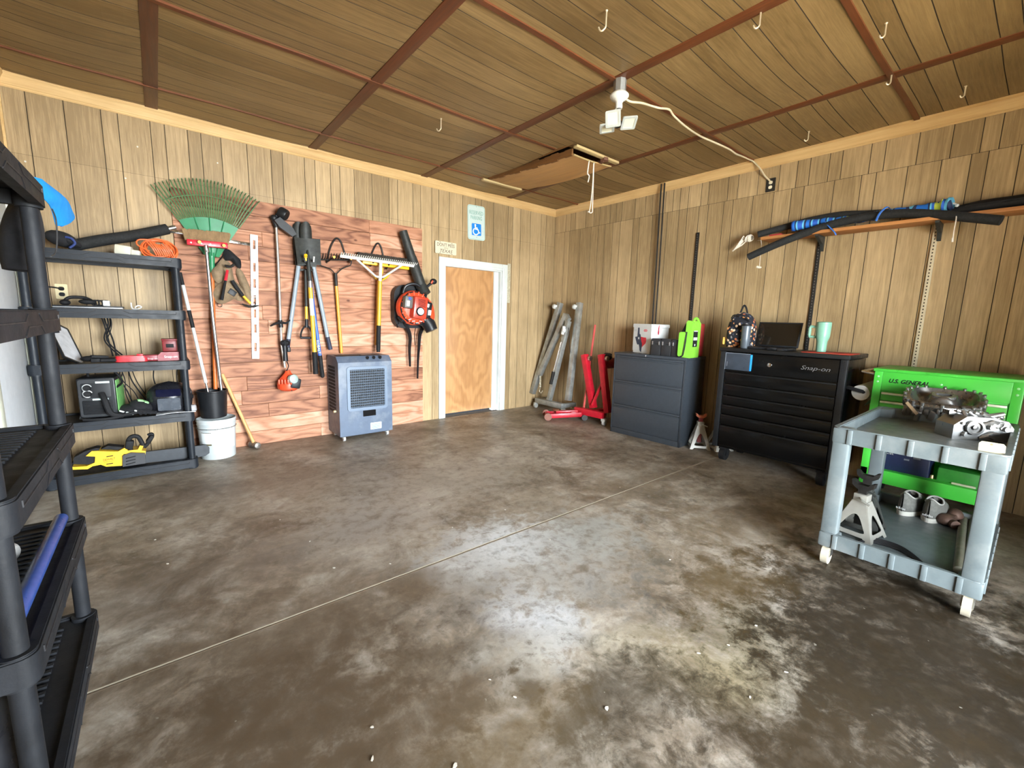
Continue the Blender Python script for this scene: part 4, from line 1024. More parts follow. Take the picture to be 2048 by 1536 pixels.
# --- third shelf
zt = TA[2]
t = thing('picture_frame', 'pale panel in a black frame leaning at the left end of the third shelf', 'frame', Q(135, 715, -.3))
a, b = Q(112, 645, -.12), Q(150, 722, -.3); b.z = zt+.004
a.z = zt+.28
dv = (a-b).normalized(); m = M(); uu = V(-.25, -1, 0).normalized(); uu = (uu-dv*uu.dot(dv)).normalized(); L = (a-b).length; nn = uu.cross(dv)
for s in (-.11, .11): m.bar(b+uu*s, a+uu*s, .014, .012, nn)
m.bar(b-uu*.11, b+uu*.11, .014, .012, nn).bar(a-uu*.11, a+uu*.11, .014, .012, nn); obj('frame', m, black, t)
m = M(); m.prism([(-.11, 0), (.11, 0), (.11, L), (-.11, L)], b+nn*.002, uu, dv, .004); obj('panel', m, mat('pale_grey_panel', (.6, .6, .62), .5), t)
m = M(); c = V(xq(197), -.38, zt+.016)
m.obox(c, (.16, .06, .03), (0, 0, .1), .006); m.obox(c+V(-.03, .01, .025), (.1, .05, .02), (0, .1, .3), .006); m.ball(c+V(-.09, .03, .01), (.05, .05, .022)); m.cyl(c+V(-.02, -.04, 0), c+V(.1, -.04, 0), .014)
obj('tool_charger', m, rubber, None, 'low pile of black chargers on the third shelf left of the red tray', 'charger')
t = thing('red_charger_tray', 'bright red low battery charger on the third shelf', 'battery charger', (xq(252), -.38, zt))
c = V(xq(252), -.38, zt); m = M(); m.prism(rrect(.2, .12, .03), c+V(0, 0, .03), X, Y, .03); m.prism(rrect(.19, .11, .03), c+V(0, 0, .044), X, Y, .014, [rrect(.1, .06, .02, 5, -.025, 0)]); m.obox(c+V(.05, 0, .05), (.04, .05, .016), None, .005); obj('body', m, mat('bright_red_plastic', (.6, .02, .03), .35), t)
t = thing('red_battery', 'dark red tool battery with white print between the two chargers', 'battery', (xq(294), -.38, zt))
c = V(xq(294), -.38, zt); m = M(); m.obox(c+V(0, 0, .025), (.11, .1, .05), None, .008); obj('case', m, mat('maroon_plastic', (.22, .015, .025), .4), t)
text('lettering', 'Snap-on', c+V(0, -.0505, .018), X, Z, .06, white, t)
t = thing('battery_charger', 'dark red battery charger with an upright battery at the right end of the third shelf', 'battery charger', (xq(332), -.38, zt))
c = V(xq(331), -.38, zt); m = M(); m.prism([(-.085, 0), (.085, 0), (.085, .04), (.06, .07), (-.06, .07), (-.085, .04)], c+V(0, -.06, 0), X, Z, .12); obj('base', m, mat('maroon_plastic', (.22, .015, .025), .4), t)
m = M(); m.obox(c+V(0, .01, .12), (.1, .08, .1), None, .01); m.obox(c+V(0, .0, .168), (.105, .09, .016), None, .005); obj('battery', m, darkred, t)
m = M(); m.obox(c+V(0, -.032, .12), (.05, .005, .03), None, .002); obj('latch', m, rubber, t)
text('lettering', 'Snap-on', c+V(0, -.0605, .03), X, Z, .085, white, t)
m = M()
for k, (a, b) in enumerate(((213, 228), (222, 240), (226, 246), (236, 262), (240, 280), (246, 290), (298, 300), (345, 335))):
    m.tube(spline([V(xq(a, -.15), -.15, zt-.03), V(xq(a, -.15)+.03*math.sin(k*1.7), -.13, zt-.17), V(xq((a+b)/2, -.15), -.16, zt-.28), V(xq(b, -.2), -.2, TA[3]+(.03 if k < 6 else .2))], 6), .004 if k % 2 else .0055, 6)
obj('hanging_cables', m, rubber, None, 'thin dark cords hanging behind the welder shelf', 'cable')

# --- fourth shelf
zt = TA[3]
t = thing('welder', 'black welding machine with green sides on the fourth shelf', 'welder', (xq(180), -.34, zt))
c = V(xq(178, -.4), -.3, zt)
m = M(); m.obox(c+V(0, 0, .165), (.22, .26, .31), (0, 0, -.12), .015); obj('case', m, black, t)
rz = Matrix.Rotation(-.12, 3, 'Z'); fl = lambda a, b, d=.0: c+rz @ V(a, -.131-d, b)
m = M(); m.prism(rrect(.2, .29, .02), fl(0, .165, .006), rz @ X, Z, .006, [rrect(.17, .11, .01, 5, 0, .06), rrect(.17, .11, .01, 5, 0, -.07)]); obj('front_frame', m, mat('dark_grey_plastic', (.015, .017, .02), .45), t)
m = M()
for k in range(9): m.obox(fl(0, .045+k*.012, .004), (.16, .008, .005), rz)
obj('vent_grille', m, rubber, t)
for b in (.245, .2):
    m = M(); m.lathe([(.022, 0), (.02, .02), (.001, .02)], fl(-.05, b, .002), rz @ V(0, -1, 0), 18); dial = obj('dial', m, rubber, t)
    m = M(); m.ring(fl(-.05, b, .004), rz @ V(0, -1, 0), .026, .0035, 20, 6, (0.3, 5.2)); obj('dial_scale', m, white, dial)
m = M(); m.obox(fl(.04, .285, .006), (.08, .003, .014), rz); m.obox(fl(.02, .155, .008), (.09, .003, .012), rz); obj('label_strip', m, mat('pale_teal_print', (.6, .75, .72), .5), t)
m = M(); m.obox(c+rz @ V(.112, 0, .17), (.004, .24, .25), rz, .001); obj('side_panel', m, mat('welder_green', (.16, .42, .12), .4, var=.2), t)
m = M(); m.tube(spline([c+V(-.06, -.05, .32), c+V(-.05, -.02, .37), c+V(.05, -.02, .375), c+V(.1, -.03, .34), c+V(.13, -.06, .27), c+V(.1, -.13, .24)], 6), .008, 8); obj('cable', m, rubber, t)
m = M(); m.tube(spline([fl(.03, .2, .01), fl(.05, .15, .04), fl(.08, .05, .06), fl(.14, .02, .03)], 5), [.02]*16, 10); obj('torch_handle', m, rubber, t)
m = M(); m.tube(spline([V(xq(142), -.47, zt+.012), V(xq(170), -.5, zt+.01), V(xq(205), -.5, zt+.012), V(xq(235), -.48, zt+.03), V(xq(262), -.45, zt+.03), V(xq(275), -.4, zt+.02)], 6), .011, 8); obj('welding_lead', m, rubber, None, 'thick black welding lead along the front edge of the fourth shelf', 'cable')
t = thing('welding_gloves', 'heap of black and grey welding gloves between the welder and helmet', 'gloves', (xq(245), -.38, zt))
c = V(xq(244), -.36, zt)
m = M(); m.ball(c+V(-.03, 0, .04), (.11, .1, .045), 14, (0, -.2, .3)); m.ball(c+V(.05, -.01, .065), (.08, .08, .05), 14, (.2, .3, .1))
for k in range(4): m.tube([c+V(.0+.02*k, -.06, .05), c+V(.03+.025*k, -.1, .04-.005*k), c+V(.05+.03*k, -.12, .02)], [.018, .016, .012], 8)
obj('glove', m, blacksat, t)
m = M()
for a, b, cc in ((-.06, -.09, .045), (-.02, -.1, .03), (.03, -.105, .04), (.07, -.09, .03)): m.obox(c+V(a, b, cc), (.05, .012, .012), (0, .5, .2), .004)
obj('reflective_trim', m, mat('pale_grey_trim', (.55, .6, .58), .5), t)
m = M(); m.obox(c+V(.05, -.03, .115), (.04, .03, .01), (.3, .3, .3), .003); m.obox(c+V(.085, -.04, .1), (.03, .03, .01), (.3, .5, .3), .003); obj('green_trim', m, mat('lime_trim', (.35, .7, .3), .5), t)
t = thing('welding_helmet', 'black welding helmet with a rounded side resting on the fourth shelf', 'helmet', (xq(325), -.36, zt))
c = V(xq(322, -.38), -.33, zt+.002); HS = 1.14
def hel(u, v):
    a = -1.75+3.5*u; z = v; w = .14-.03*max(0, v-.6)**1.2; top = 1-max(0, (v-.55)/.45)**2.4
    w = .135*(.9+.1*math.sin(v*PI)); r = w*(top**.5 if top > 0 else 0)
    return c+V(math.sin(a)*r*HS, -math.cos(a)*(r*.95), v*.25)
m = M(); m.grid(hel, 24, 14, .004); obj('shell', m, mat('satin_black_shell', (.012, .012, .015), .3, var=.2), t)
m = M(); m.prism(rrect(.15, .1, .01), c+V(-.01, -.138, .075), V(1, -.1, 0), Z, .014); obj('face_plate', m, mat('smoke_grey_plate', (.06, .07, .085), .25), t)
m = M(); m.prism(rrect(.16, .06, .01), c+V(-.01, -.137, .17), V(1, -.1, 0), V(0, .25, 1), .014); obj('lens', m, mat('dark_lens', (.005, .006, .02), .08), t)
m = M(); m.cyl(c+V(.12, -.02, .11), c+V(.155, -.03, .11), .016); obj('side_knob', m, rubber, t)
m = M(); m.obox(c+V(.105, -.09, .14), (.006, .02, .035), (0, .4, .6)); obj('decal', m, white, t)
m = M(); m.grid(lambda u, v: V(xq(290)+u*.26, -.5+.2*v, zt+.003+.008*math.sin(3*u+v)), 10, 6, .004); obj('paper_sheet', m, mat('glossy_magazine', (.45, .46, .47), .35, var=.5, scale=30), None, 'glossy printed papers lying under the welding helmet', 'papers')
m = M(); m.lathe([(.03, 0), (.032, .005), (.03, .04), (.022, .05)], V(xq(365), -.42, zt), seg=18); obj('small_jar', m, mat('smoky_clear_plastic', (.35, .35, .36), .2), None, 'small smoky plastic jar beside the welding helmet', 'jar')
m = M(); m.obox(V(xq(141), -.4, zt+.05), (.03, .02, .1), (.2, .3, 0), .004); obj('metal_strap', m, alu, None, 'short pale metal strip leaning at the left of the welder', 'strip')

# --- bottom shelf: chainsaw in its scabbard
zt = TA[4]; t = thing('chainsaw', 'yellow and black battery chainsaw with its bar cover on the bottom shelf', 'chainsaw', (xq(220), -.4, zt))
q2 = lambda px, py: (A(px, py, -.4).x, A(px, py, -.4).z)
def plate(pts, y0, d, mt, nm, parent=t, holes=()):
    m = M(); m.prism([q2(*p) for p in pts], V(0, y0, 0), X, Z, d, [[q2(*p) for p in h] for h in holes]); return obj(nm, m, mt, parent)
plate([(200, 901), (236, 902), (251, 894), (256, 900), (276, 898), (280, 890), (287, 891), (283, 900), (292, 901), (290, 910), (264, 905), (247, 907), (246, 930), (213, 932), (202, 928), (186, 931), (176, 937), (145, 938), (145, 933), (174, 931), (190, 924), (191, 912), (172, 911), (184, 901)], -.42, .13, yellow, 'body')
plate([(148, 915), (170, 903), (192, 896), (200, 897), (196, 903), (178, 909), (190, 914), (189, 925), (176, 929), (146, 928)], -.4, .09, rubber, 'battery_end')
plate([(246, 909), (262, 903), (290, 904), (292, 924), (246, 931)], -.44, .15, mat('charcoal_cover', (.03, .03, .033), .5), 'bar_cover')
plate([(201, 900), (236, 901), (248, 896), (215, 893)], -.38, .08, rubber, 'top_vent')
m = M(); pp = lambda px, py, y=-.4: A(px, py, y)
m.tube(spline([pp(262, 900), pp(256, 885), pp(262, 874), pp(275, 873), pp(283, 884), pp(287, 894)], 5), .016, 10); m.obox(pp(259, 889), (.05, .06, .07), (0, .2, 0), .012); obj('front_handle', m, rubber, t)
m = M(); m.tube(spline([pp(288, 895), pp(297, 885), pp(304, 873), pp(303, 868), pp(296, 871)], 5), .014, 10); m.obox(pp(300, 877), (.03, .08, .07), (0, .6, 0), .01); obj('hand_guard', m, rubber, t)
plate([(290, 904), (396, 892), (412, 890), (419, 896), (419, 906), (411, 912), (385, 916), (291, 926)], -.4, .03, mat('dark_blue_black_plastic', (.02, .024, .03), .5), 'scabbard')
m = M()
for dy in (911, 926): m.obox(pp(220, dy, -.4)+V(0, -.021, 0), (.04, .004, .007), (0, -.05, 0), .002)
obj('vent_slot', m, rubber, t)
text('lettering', 'DEWALT', pp(219, 917, -.4)+V(0, -.0205, 0), V(1, 0, .06), Z, .07, rubber, t, .016)
text('lettering', 'XR BRUSHLESS', pp(218, 921.5, -.4)+V(0, -.0205, 0), V(1, 0, .06), Z, .06, rubber, t, .005)
m = M()
for k in range(3): m.obox(pp(262, 912+k*6, -.4)+V(0, -.042, 0), (.06, .004, .008), (0, -.15, 0), .002)
obj('cover_rib', m, rubber, t)

# --- things on and beside the near rack
def Lx(px, py, x=-5.2): return B(px, py, x)
t = thing('baseball_cap', 'black cap with a bright blue brim hung on the far post of the near rack', 'cap', Lx(90, 460, -5.16))
cw = -5.14
def brim(u, v):
    pts_top = spline([B(60, 352, cw-.03), B(84, 392, cw), B(103, 416, cw), B(113, 450, cw), B(115, 450, cw)], 4)
    pts_out = spline([B(80, 354, cw-.02), B(128, 392, cw+.02), B(142, 418, cw+.02), B(146, 436, cw+.02), B(117, 450, cw)], 4)
    i = u*(len(pts_top)-1); k = min(int(i), len(pts_top)-2); f = i-k
    return pts_top[k].lerp(pts_top[k+1], f).lerp(pts_out[k].lerp(pts_out[k+1], f), v)+V(.012*math.sin(PI*v), .05*v, 0)
m = M(); m.grid(brim, 16, 8, .004); obj('brim', m, mat('bright_blue_cloth', (.0, .3, .85), .8, var=.08, bump=.001), t, smooth=60)
m = M()
def crown_(u, v):
    a = 2*PI*u; c = B(82, 455, cw); 
    return c+V(-.03+.055*math.cos(a)*math.sin(PI*(.12+.6*v))-.04*v, .11*math.sin(a)*math.sin(PI*(.12+.6*v))*1.1, .12-.29*v)
m.grid(crown_, 24, 12, .003, close_u=True); obj('crown', m, blacksat, t, smooth=60)
m = M(); m.tube(spline([B(104, 418, cw+.005), B(112, 440, cw+.005), B(114, 480, cw+.005), B(111, 505, cw), B(102, 513, cw)], 4), .003, 6); obj('edge_binding', m, mat('grey_binding', (.035, .035, .037), .7), t)
m = M(); m.tube(spline([V(-5.15, -2.68, TB[3]+.03), V(-5.15, -2.95, TB[3]+.03), V(-5.15, -3.2, TB[3]+.03), V(-5.15, -3.4, TB[3]+.03)], 4), .02, 12); obj('blue_pipe', m, mat('dark_blue_enamel', (.02, .05, .2), .35, var=.2), None, 'dark blue pipe lying along the edge of the fourth tier of the near rack', 'pipe')
m = M(); m.grid(lambda u, v: V(-5.29+.075*math.cos(2*PI*u)*math.sin(PI*(.05+.9*v))*(1+.12*math.sin(5*u*PI*2)), -2.96+.1*math.sin(2*PI*u)*math.sin(PI*(.05+.9*v)), TB[3]-.012+.002+.1*(1-v)+.012*math.sin(12*u+5*v)), 24, 14, 0, close_u=True); obj('plastic_bag', m, mat('grey_white_film', (.25, .25, .24), .35, var=.15), None, 'crumpled pale plastic bag on the fourth tier of the near rack', 'bag')
t = thing('dark_tool_case', 'dark reddish tool case at the far end of the near rack', 'case', (-5.4, -2.78, TB[3])); m = M(); m.box(-5.5, -5.3, -2.88, -2.66, TB[3]-.01, TB[3]+.13, .012); obj('box', m, mat('dark_brown_case', (.03, .012, .01), .5), t)
m = M(); m.box(-5.5, -5.3, -2.885, -2.655, TB[3]+.13, TB[3]+.17, .012); obj('lid', m, mat('grey_case_lid', (.2, .19, .18), .5), t)
t = thing('blue_bottle', 'shiny blue bottle lying on the lower tier at the near end of the near rack', 'bottle', (-5.17, -3.42, TB[3])); m = M(); m.lathe([(.01, -.14), (.04, -.135), (.045, -.1), (.045, .07), (.03, .1), (.016, .11)], V(-5.28, -3.42, TB[3]+.035), (1, .3, 0), 20); obj('body', m, mat('glossy_blue', (.03, .09, .35), .2), t)
m = M(); m.lathe([(.018, .11), (.018, .14)], V(-5.28, -3.42, TB[3]+.035), (1, .3, 0), 16); obj('cap', m, mat('glossy_blue', (.03, .09, .35), .2), t)
t = thing('black_canister', 'large black canister on the bottom tier of the near rack', 'canister', (-5.3, -3.33, TB[4]))
m = M(); m.lathe([(.1, 0), (.11, .01), (.11, .27), (.1, .29), (.04, .3)], V(-5.26, -3.36, TB[4]-.012), seg=28); obj('body', m, mat('semi_gloss_black', (.012, .012, .014), .3, var=.3), t)
m = M(); m.lathe([(.045, .295), (.045, .325), (.03, .33)], V(-5.26, -3.36, TB[4]-.012), seg=20); obj('cap', m, rubber, t)
# ------------------------------------------------------------------ along the right wall
def fB(x, y, ang=0.0): return Matrix.Translation((x, y, 0)) @ Matrix.Rotation(-PI/2+ang, 4, 'Z')
galv = mat('weathered_grey_steel', (.36, .37, .35), .4, .6, var=.25, scale=12, dirt=(.2, .17, .12))
galvl = mat('pale_grey_enamel', (.5, .5, .46), .4, .3, var=.2, scale=12)
# folded engine hoist in the corner
t = thing('engine_hoist', 'folded grey engine hoist leaning upright in the corner behind the red stand', 'engine hoist', (-.3, -.35, 0))
p0, p1 = V(-.37, -.06, .115), V(-.37, -.62, .115)
m = M(); m.bar(p0, p1, .075, .075, Z, .004); m.bar(V(-.37, -.6, .115), V(-.1, -.6, .115), .06, .06, Z, .004); m.bar(V(-.37, -.1, .115), V(-.1, -.1, .115), .06, .06, Z, .004); obj('base', m, galv, t)
def leg(pb, pt, mt=galv, w=.075):
    m = M(); m.bar(pb, pt, w, w, X, .004); return m
l1b, l1t = B(1060, 785, -.36), B(1115, 606, -.07); l2b, l2t = B(1130, 799, -.33), B(1153, 606, -.08)
for a, b in ((l1b, l1t), (l2b, l2t)):
    lg = obj('leg', leg(a, b), galv, t)
    d = (b-a).normalized(); m = M(); m.cyl(b-d*.06+V(-.06, .03, 0), b-d*.06+V(-.06, .055, 0), .035); m.bar(b-d*.05+V(-.02, .02, 0), b-d*.06+V(-.07, .04, 0), .03, .03, Z); obj('caster', m, galvl, lg)
bt, bb = B(1127, 628, -.2), B(1074, 748, -.34)
m = M(); m.bar(bt, bb, .07, .07, X, .004); obj('boom', m, galv, t)
mt_, mb_ = B(1131, 642, -.24), B(1093, 798, -.38)
m = M(); m.bar(mt_, mb_, .055, .075, X, .004); m.bar(mt_, B(1126, 632, -.2), .09, .05, X, .004); obj('mast', m, galv, t)
for a, b, r, mtl, nm in ((B(1116, 683, -.34), B(1100, 748, -.4), .011, chrome, 'ram_rod'), (B(1101, 742, -.4), B(1096, 766, -.4), .024, iron, 'ram_cylinder')):
    m = M(); m.cyl(a, b, r); obj(nm, m, mtl, t)
m = M(); m.ball(B(1122, 660, -.3), (.03, .03, .04)); m.cyl(B(1122, 652, -.3), B(1119, 668, -.3), .025); obj('pump', m, white, t)
m = M(); pts = [B(1075.5, 752+k*3.2, -.35) for k in range(7)]
for k, p in enumerate(pts): m.ring(p, (1, 0, 0) if k % 2 else (0, 1, 0), .011, .004, 12, 6)
m.tube(spline([B(1075.5, 774, -.35), B(1074, 780, -.35), B(1077, 784, -.35), B(1080, 779, -.35)], 4), .006, 6); obj('chain_hook', m, mat('cream_steel', (.6, .55, .42), .4, .5), t)
m = M(); m.tube(spline([B(1131, 655, -.28), B(1133, 690, -.25), B(1135, 720, -.2)], 5), .004, 6); obj('hose', m, rubber, t)
for x_, y_ in ((-.37, -.05), (-.37, -.63)):
    m = M(); m.cyl((x_-.02, y_+.0, .038), (x_-.02, y_-.03, .038), .037); m.box(x_-.05, x_+.01, y_-.035, y_+.005, .05, .085, .004); obj('caster', m, galvl, t)

# red folded engine stand
t = thing('engine_stand', 'bright red folded engine stand with two square uprights left of the file cabinet', 'engine stand', (-.36, -1.3, 0))
a0, a1 = B(1187, 816, -.34), B(1169, 709, -.34); b0, b1 = B(1216, 826, -.36), B(1203, 709, -.34)
for a, b in ((a0, a1), (b0, b1)):
    m = M(); m.bar(a, b, .078, .078, X, .005); up = obj('upright', m, red, t)
    d = (b-a).normalized(); m = M(); m.cyl(b-d*.05+V(.02, -.05, 0), b-d*.05+V(.02, -.085, 0), .032); obj('caster', m, steel, up)
p0, p1 = V(-.42, -.98, .12), V(-.4, -1.45, .12)
m = M(); m.bar(p0, p1, .085, .085, Z, .005); m.bar(V(-.4, -1.22, .11), V(-.12, -1.22, .11), .075, .075, Z, .005); obj('base', m, red, t)
m = M(); m.bar(B(1207, 760, -.3), B(1184, 811, -.4), .03, .03, X, .003); obj('brace', m, red, t)
m = M(); c = B(1217, 722, -.22); m.cyl(c+V(-.08, 0, -.03), c+V(.12, 0, -.03), .07, seg=20); obj('rotating_head', m, darkred, t)
m = M(); m.ball(c+V(-.04, 0, .05), (.08, .06, .05)); m.tube(spline([c+V(-.1, .03, .03), c+V(-.05, .02, .09), c+V(.05, 0, .08)], 4), .016, 8); obj('head_plate', m, rubber, t)
m = M(); m.cyl((-.42, -1.46, .035), (-.42, -1.49, .035), .035); m.box(-.45, -.39, -1.5, -1.44, .05, .085, .003); obj('caster', m, white, t)
m = M(); m.cyl((-.12, -1.2, .038), (-.12, -1.24, .038), .038); m.box(-.15, -.09, -1.25, -1.19, .05, .085); obj('caster', m, white, t)

# low red trolley jack
t = thing('trolley_jack', 'low red trolley jack on the floor in front of the engine stand, pole handle raised', 'floor jack', (-.55, -.9, 0))
q = lambda px, py, z: F(px, py, z)
f0_, r0_ = V(-.66, -.86, .06), V(-.45, -1.02, .07)
d = (r0_-f0_); d.z = 0; dn = d.normalized(); s_ = dn.cross(Z)
fa = V(-.74, -.78, .05)
m = M()
for k in (-1, 1):
    m.bar(fa+s_*.09*k, fa+dn*.52+s_*.06*k+Z*.03, .016, .06, Z, .003)
m.bar(fa+s_*-.09, fa+s_*.09, .04, .04, Z, .004); m.bar(fa+dn*.5+s_*-.07+Z*.03, fa+dn*.5+s_*.07+Z*.03, .07, .09, Z, .006); m.obox(fa+dn*.36+Z*.03, (.1, .1, .06), (0, 0, math.atan2(dn.y, dn.x)), .01); obj('frame', m, red, t)
m = M(); m.bar(fa+dn*.42+Z*.06, fa+dn*.12+Z*.045, .05, .035, Z, .006); obj('lift_arm', m, red, t)
m = M(); m.lathe([(.03, 0), (.045, .006), (.05, .02), (.035, .024)], fa+dn*.12+Z*.06, seg=18); obj('saddle', m, mat('rusty_brown', (.2, .07, .03), .7), t)
for k in (-1, 1):
    m = M(); m.cyl(fa+s_*.1*k, fa+s_*.14*k, .05, seg=20); obj('front_wheel', m, mat('worn_wheel', (.22, .08, .05), .6), t)
    m = M(); m.cyl(fa+dn*.5+s_*.075*k+V(0, 0, -.01), fa+dn*.5+s_*.1*k+V(0, 0, -.01), .04, seg=18); obj('rear_caster', m, iron, t)
m = M(); hb = fa+dn*.5+Z*.09; ht = B(1194, 650, -.06); m.tube([hb, hb.lerp(ht, .5), ht], .014, 10); obj('pole_handle', m, mat('faded_red_pipe', (.5, .07, .06), .4), t)

# grey file cabinet
cabm = mat('charcoal_enamel', (.034, .041, .05), .42, var=.1, scale=30, bump=.0006)
MC_ = fB(-.592, -1.708, math.atan2(-.888, .05)+PI/2); CW, CD, CH = .889, .46, .975
t = thing('file_cabinet', 'dark grey three drawer lateral file cabinet against the right wall', 'cabinet', MC_ @ V(CW/2, .2, 0))
m = M(); m.box(0, CW, .012, CD, 0, CH-.03, .002).box(0, .022, 0, .02, 0, CH-.03, .002).box(CW-.022, CW, 0, .02, 0, CH-.03, .002).box(0, CW, 0, .02, 0, .06, .002); obj('body', m.xf(MC_), cabm, t)
m = M(); m.box(-.004, CW+.004, -.006, CD, CH-.03, CH, .004); obj('top_panel', m.xf(MC_), cabm, t)
for k in range(3):
    z0 = .07+k*.293; m = M(); m.box(.026, CW-.026, -.004, .014, z0, z0+.258, .003).box(.026, CW-.026, -.002, .014, z0+.262, z0+.284, .003); m.box(.03, CW-.03, -.012, .0, z0+.245, z0+.262, .004); obj('drawer', m.xf(MC_), cabm, t)
m = M(); m.cyl((.42, -.012, CH-.015), (.42, .01, CH-.015), .009); obj('lock', m.xf(MC_), chrome, t)
foamw = mat('white_foam', (.6, .62, .61), .6, var=.03, scale=60)
t = thing('foam_cooler', 'white foam cooler with a state outline printed in red and navy on the file cabinet', 'cooler', MC_ @ V(.28, .25, CH))
MK = MC_ @ Matrix.Translation((.1, .22, 0)) @ Matrix.Rotation(R(-20), 4, 'Z')
cx0, cx1, cy0, cy1 = 0, .315, 0, .25; KS = 1.3
fo = lambda a, b, d=0: MK @ V(a, -d, CH+b)
m = M(); m.prism(rrect(cx1-cx0, .285, .02, 4, (cx0+cx1)/2, CH+.16), (0, cy0, 0), X, Z, cy1-cy0); m.box(cx0+.005, cx1-.005, cy0+.005, cy1-.005, CH, CH+.03); obj('box', m.xf(MK), foamw, t)
m = M(); m.prism(rrect(cx1-cx0+.012, .045, .015, 4, (cx0+cx1)/2, CH+.318), (0, cy0-.006, 0), X, Z, cy1-cy0+.012); obj('lid', m.xf(MK), foamw, t)
U_ = (MK.to_3x3() @ X); 
navyp = mat('navy_print', (.03, .045, .08), .6); redp = mat('red_print', (.62, .02, .04), .6)
pan = [(x*KS-.005, (y-.17)*KS+.165) for x, y in [(.065, .295), (.085, .292), (.09, .215), (.105, .21), (.115, .165), (.135, .13), (.13, .085), (.128, .05), (.105, .065), (.1, .09), (.088, .12), (.07, .115), (.058, .13), (.045, .155), (.03, .185), (.062, .19)]]
m = M(); m.prism(pan, fo(.0, .0, .0012), U_, Z, .001); obj('state_outline', m, navyp, t)
m = M(); m.prism([(x*KS-.005, (y-.17)*KS+.165) for x, y in [(.112, .19), (.15, .185), (.185, .185), (.187, .15), (.178, .13), (.15, .11), (.135, .095), (.133, .13), (.116, .165)]], fo(.0, .0, .0018), U_, Z, .001); obj('state_panel', m, redp, t)
m = M(); m.prism([((.019 if k % 2 == 0 else .008)*math.sin(k*PI/5+.2)+.103, (.019 if k % 2 == 0 else .008)*math.cos(k*PI/5+.2)+.172) for k in range(10)], fo(.0, .0, .0022), U_, Z, .001); obj('star', m, white, t)
m = M(); m.prism(rrect(.06, .024, .012), fo(.215, .265, .0012), U_, Z, .001); obj('logo_badge', m, redp, t)
text('lettering', 'H-E-B', fo(.215, .265, .0014), U_, Z, .045, white, t, .012)
for dz in (0, -.008, -.016): 
    m = M(); m.obox(fo(.035, .27+dz, .001), (.045, .001, .003), MK.to_3x3()); obj('small_print', m, mat('grey_print', (.4, .42, .45), .6), t)
t = thing('red_spoon', 'small red spoon shaped hanger on the side of the white foam cooler', 'spoon', fo(.34, .3, 0))
sd = lambda a, b: MK @ V(cx1+.004, cy0+a, CH+b)
m = M(); m.tube([sd(.1, .33), sd(.1, .27)], .006, 8); m.ball(sd(.1, .25), (.012, .006, .03), 12); obj('handle', m, mat('crimson_plastic', (.4, .01, .03), .35), t)
for k in range(3):
    t = thing('battery_case', ['black plastic battery case nearest the white foam cooler', 'black plastic battery case in the middle of three on the file cabinet', 'black plastic battery case next to the green jump starter'][k], 'battery case', MC_ @ V(.5+k*.13, .1, CH), 'black battery cases on the file cabinet')
    x0 = .45+k*.122; m = M(); m.box(x0, x0+.116, .03, .2, CH, CH+.13, .006); obj('box', m.xf(MC_), mat('case_black', (.02, .021, .023), .4), t)
    m = M(); m.prism([(x0-.002, CH+.13), (x0+.118, CH+.13), (x0+.118, CH+.16), (x0+.104, CH+.185), (x0+.014, CH+.185), (x0-.002, CH+.16)], (0, .026, 0), X, Z, .178); obj('lid', m.xf(MC_), mat('case_black', (.02, .021, .023), .4), t)
    for a in (.02, .1):
        m = M(); m.box(x0+a-.006, x0+a+.006, .02, .028, CH+.115, CH+.155, .002); obj('latch', m.xf(MC_), mat('silver_latch', (.5, .5, .5), .3, .8) if k or a > .05 else steel, t)
lime = mat('lime_plastic', (.2, .52, .045), .35, var=.06)
t = thing('jump_starter', 'lime green portable jump starter with black straps at the corner of the file cabinet', 'jump starter', MC_ @ V(.83, .07, CH))
gx = .815
m = M(); m.prism([(gx+.06, CH), (gx+.095, CH), (gx+.095, CH+.02), (gx+.095, CH+.36), (gx+.08, CH+.385), (gx+.045, CH+.39), (gx+.03, CH+.37), (gx+.025, CH+.06), (gx+.0, CH+.02), (gx+.0, CH)], (0, .02, 0), X, Z, .2); 
obj('body', m.xf(MC_), lime, t)
m = M(); m.prism(rrect(.075, .26, .02, 4, gx+.005, CH+.14), (0, .0, 0), X, Z, .05); obj('side_pod', m.xf(MC_), lime, t)
m = M(); m.prism([(gx-.03, CH+.27), (gx+.01, CH+.36), (gx+.03, CH+.37), (gx+.03, CH+.02), (gx+.02, CH+.02)], (0, .05, 0), X, Z, .1); m.tube(spline([MC_.inverted() @ (MC_ @ V(gx+.045, .01, CH+.27)), V(gx+.043, .0, CH+.15), V(gx+.03, 0, CH+.03), V(gx, 0, CH+.01)], 4), .012, 8, flat=.5); obj('clamp_strap', m.xf(MC_), rubber, t)
sideo = lambda a, b, d=0: MC_ @ V(gx+.095+.001+d, .02+a, CH+b)
Us = MC_.to_3x3() @ Y
m = M(); m.prism(rrect(.1, .17, .005), sideo(.09, .2), Us, Z, .002); obj('label', m, rubber, t)
for sh_, p_ in ((rrect(.085, .03, .002), (.09, .2)), (rrect(.085, .01, .002), (.09, .28)), (circ(.012, 14), (.09, .135))):
    m = M(); m.prism(sh_, sideo(*p_, .001), Us, Z, .001); obj('label_print', m, white, t)
m = M(); m.tube(spline([V(gx+.085, .06, CH+.37), V(gx+.085, .08, CH+.405), V(gx+.085, .14, CH+.41), V(gx+.085, .2, CH+.36)], 5), .014, 8); obj('carry_handle', m.xf(MC_), lime, t)
m = M(); m.box(CW-.12, CW-.03, .36, .44, CH, CH+.36, .01); obj('red_case', m.xf(MC_), mat('dull_red_case', (.35, .03, .03), .5), None, 'upright red case behind the green jump starter', 'case')

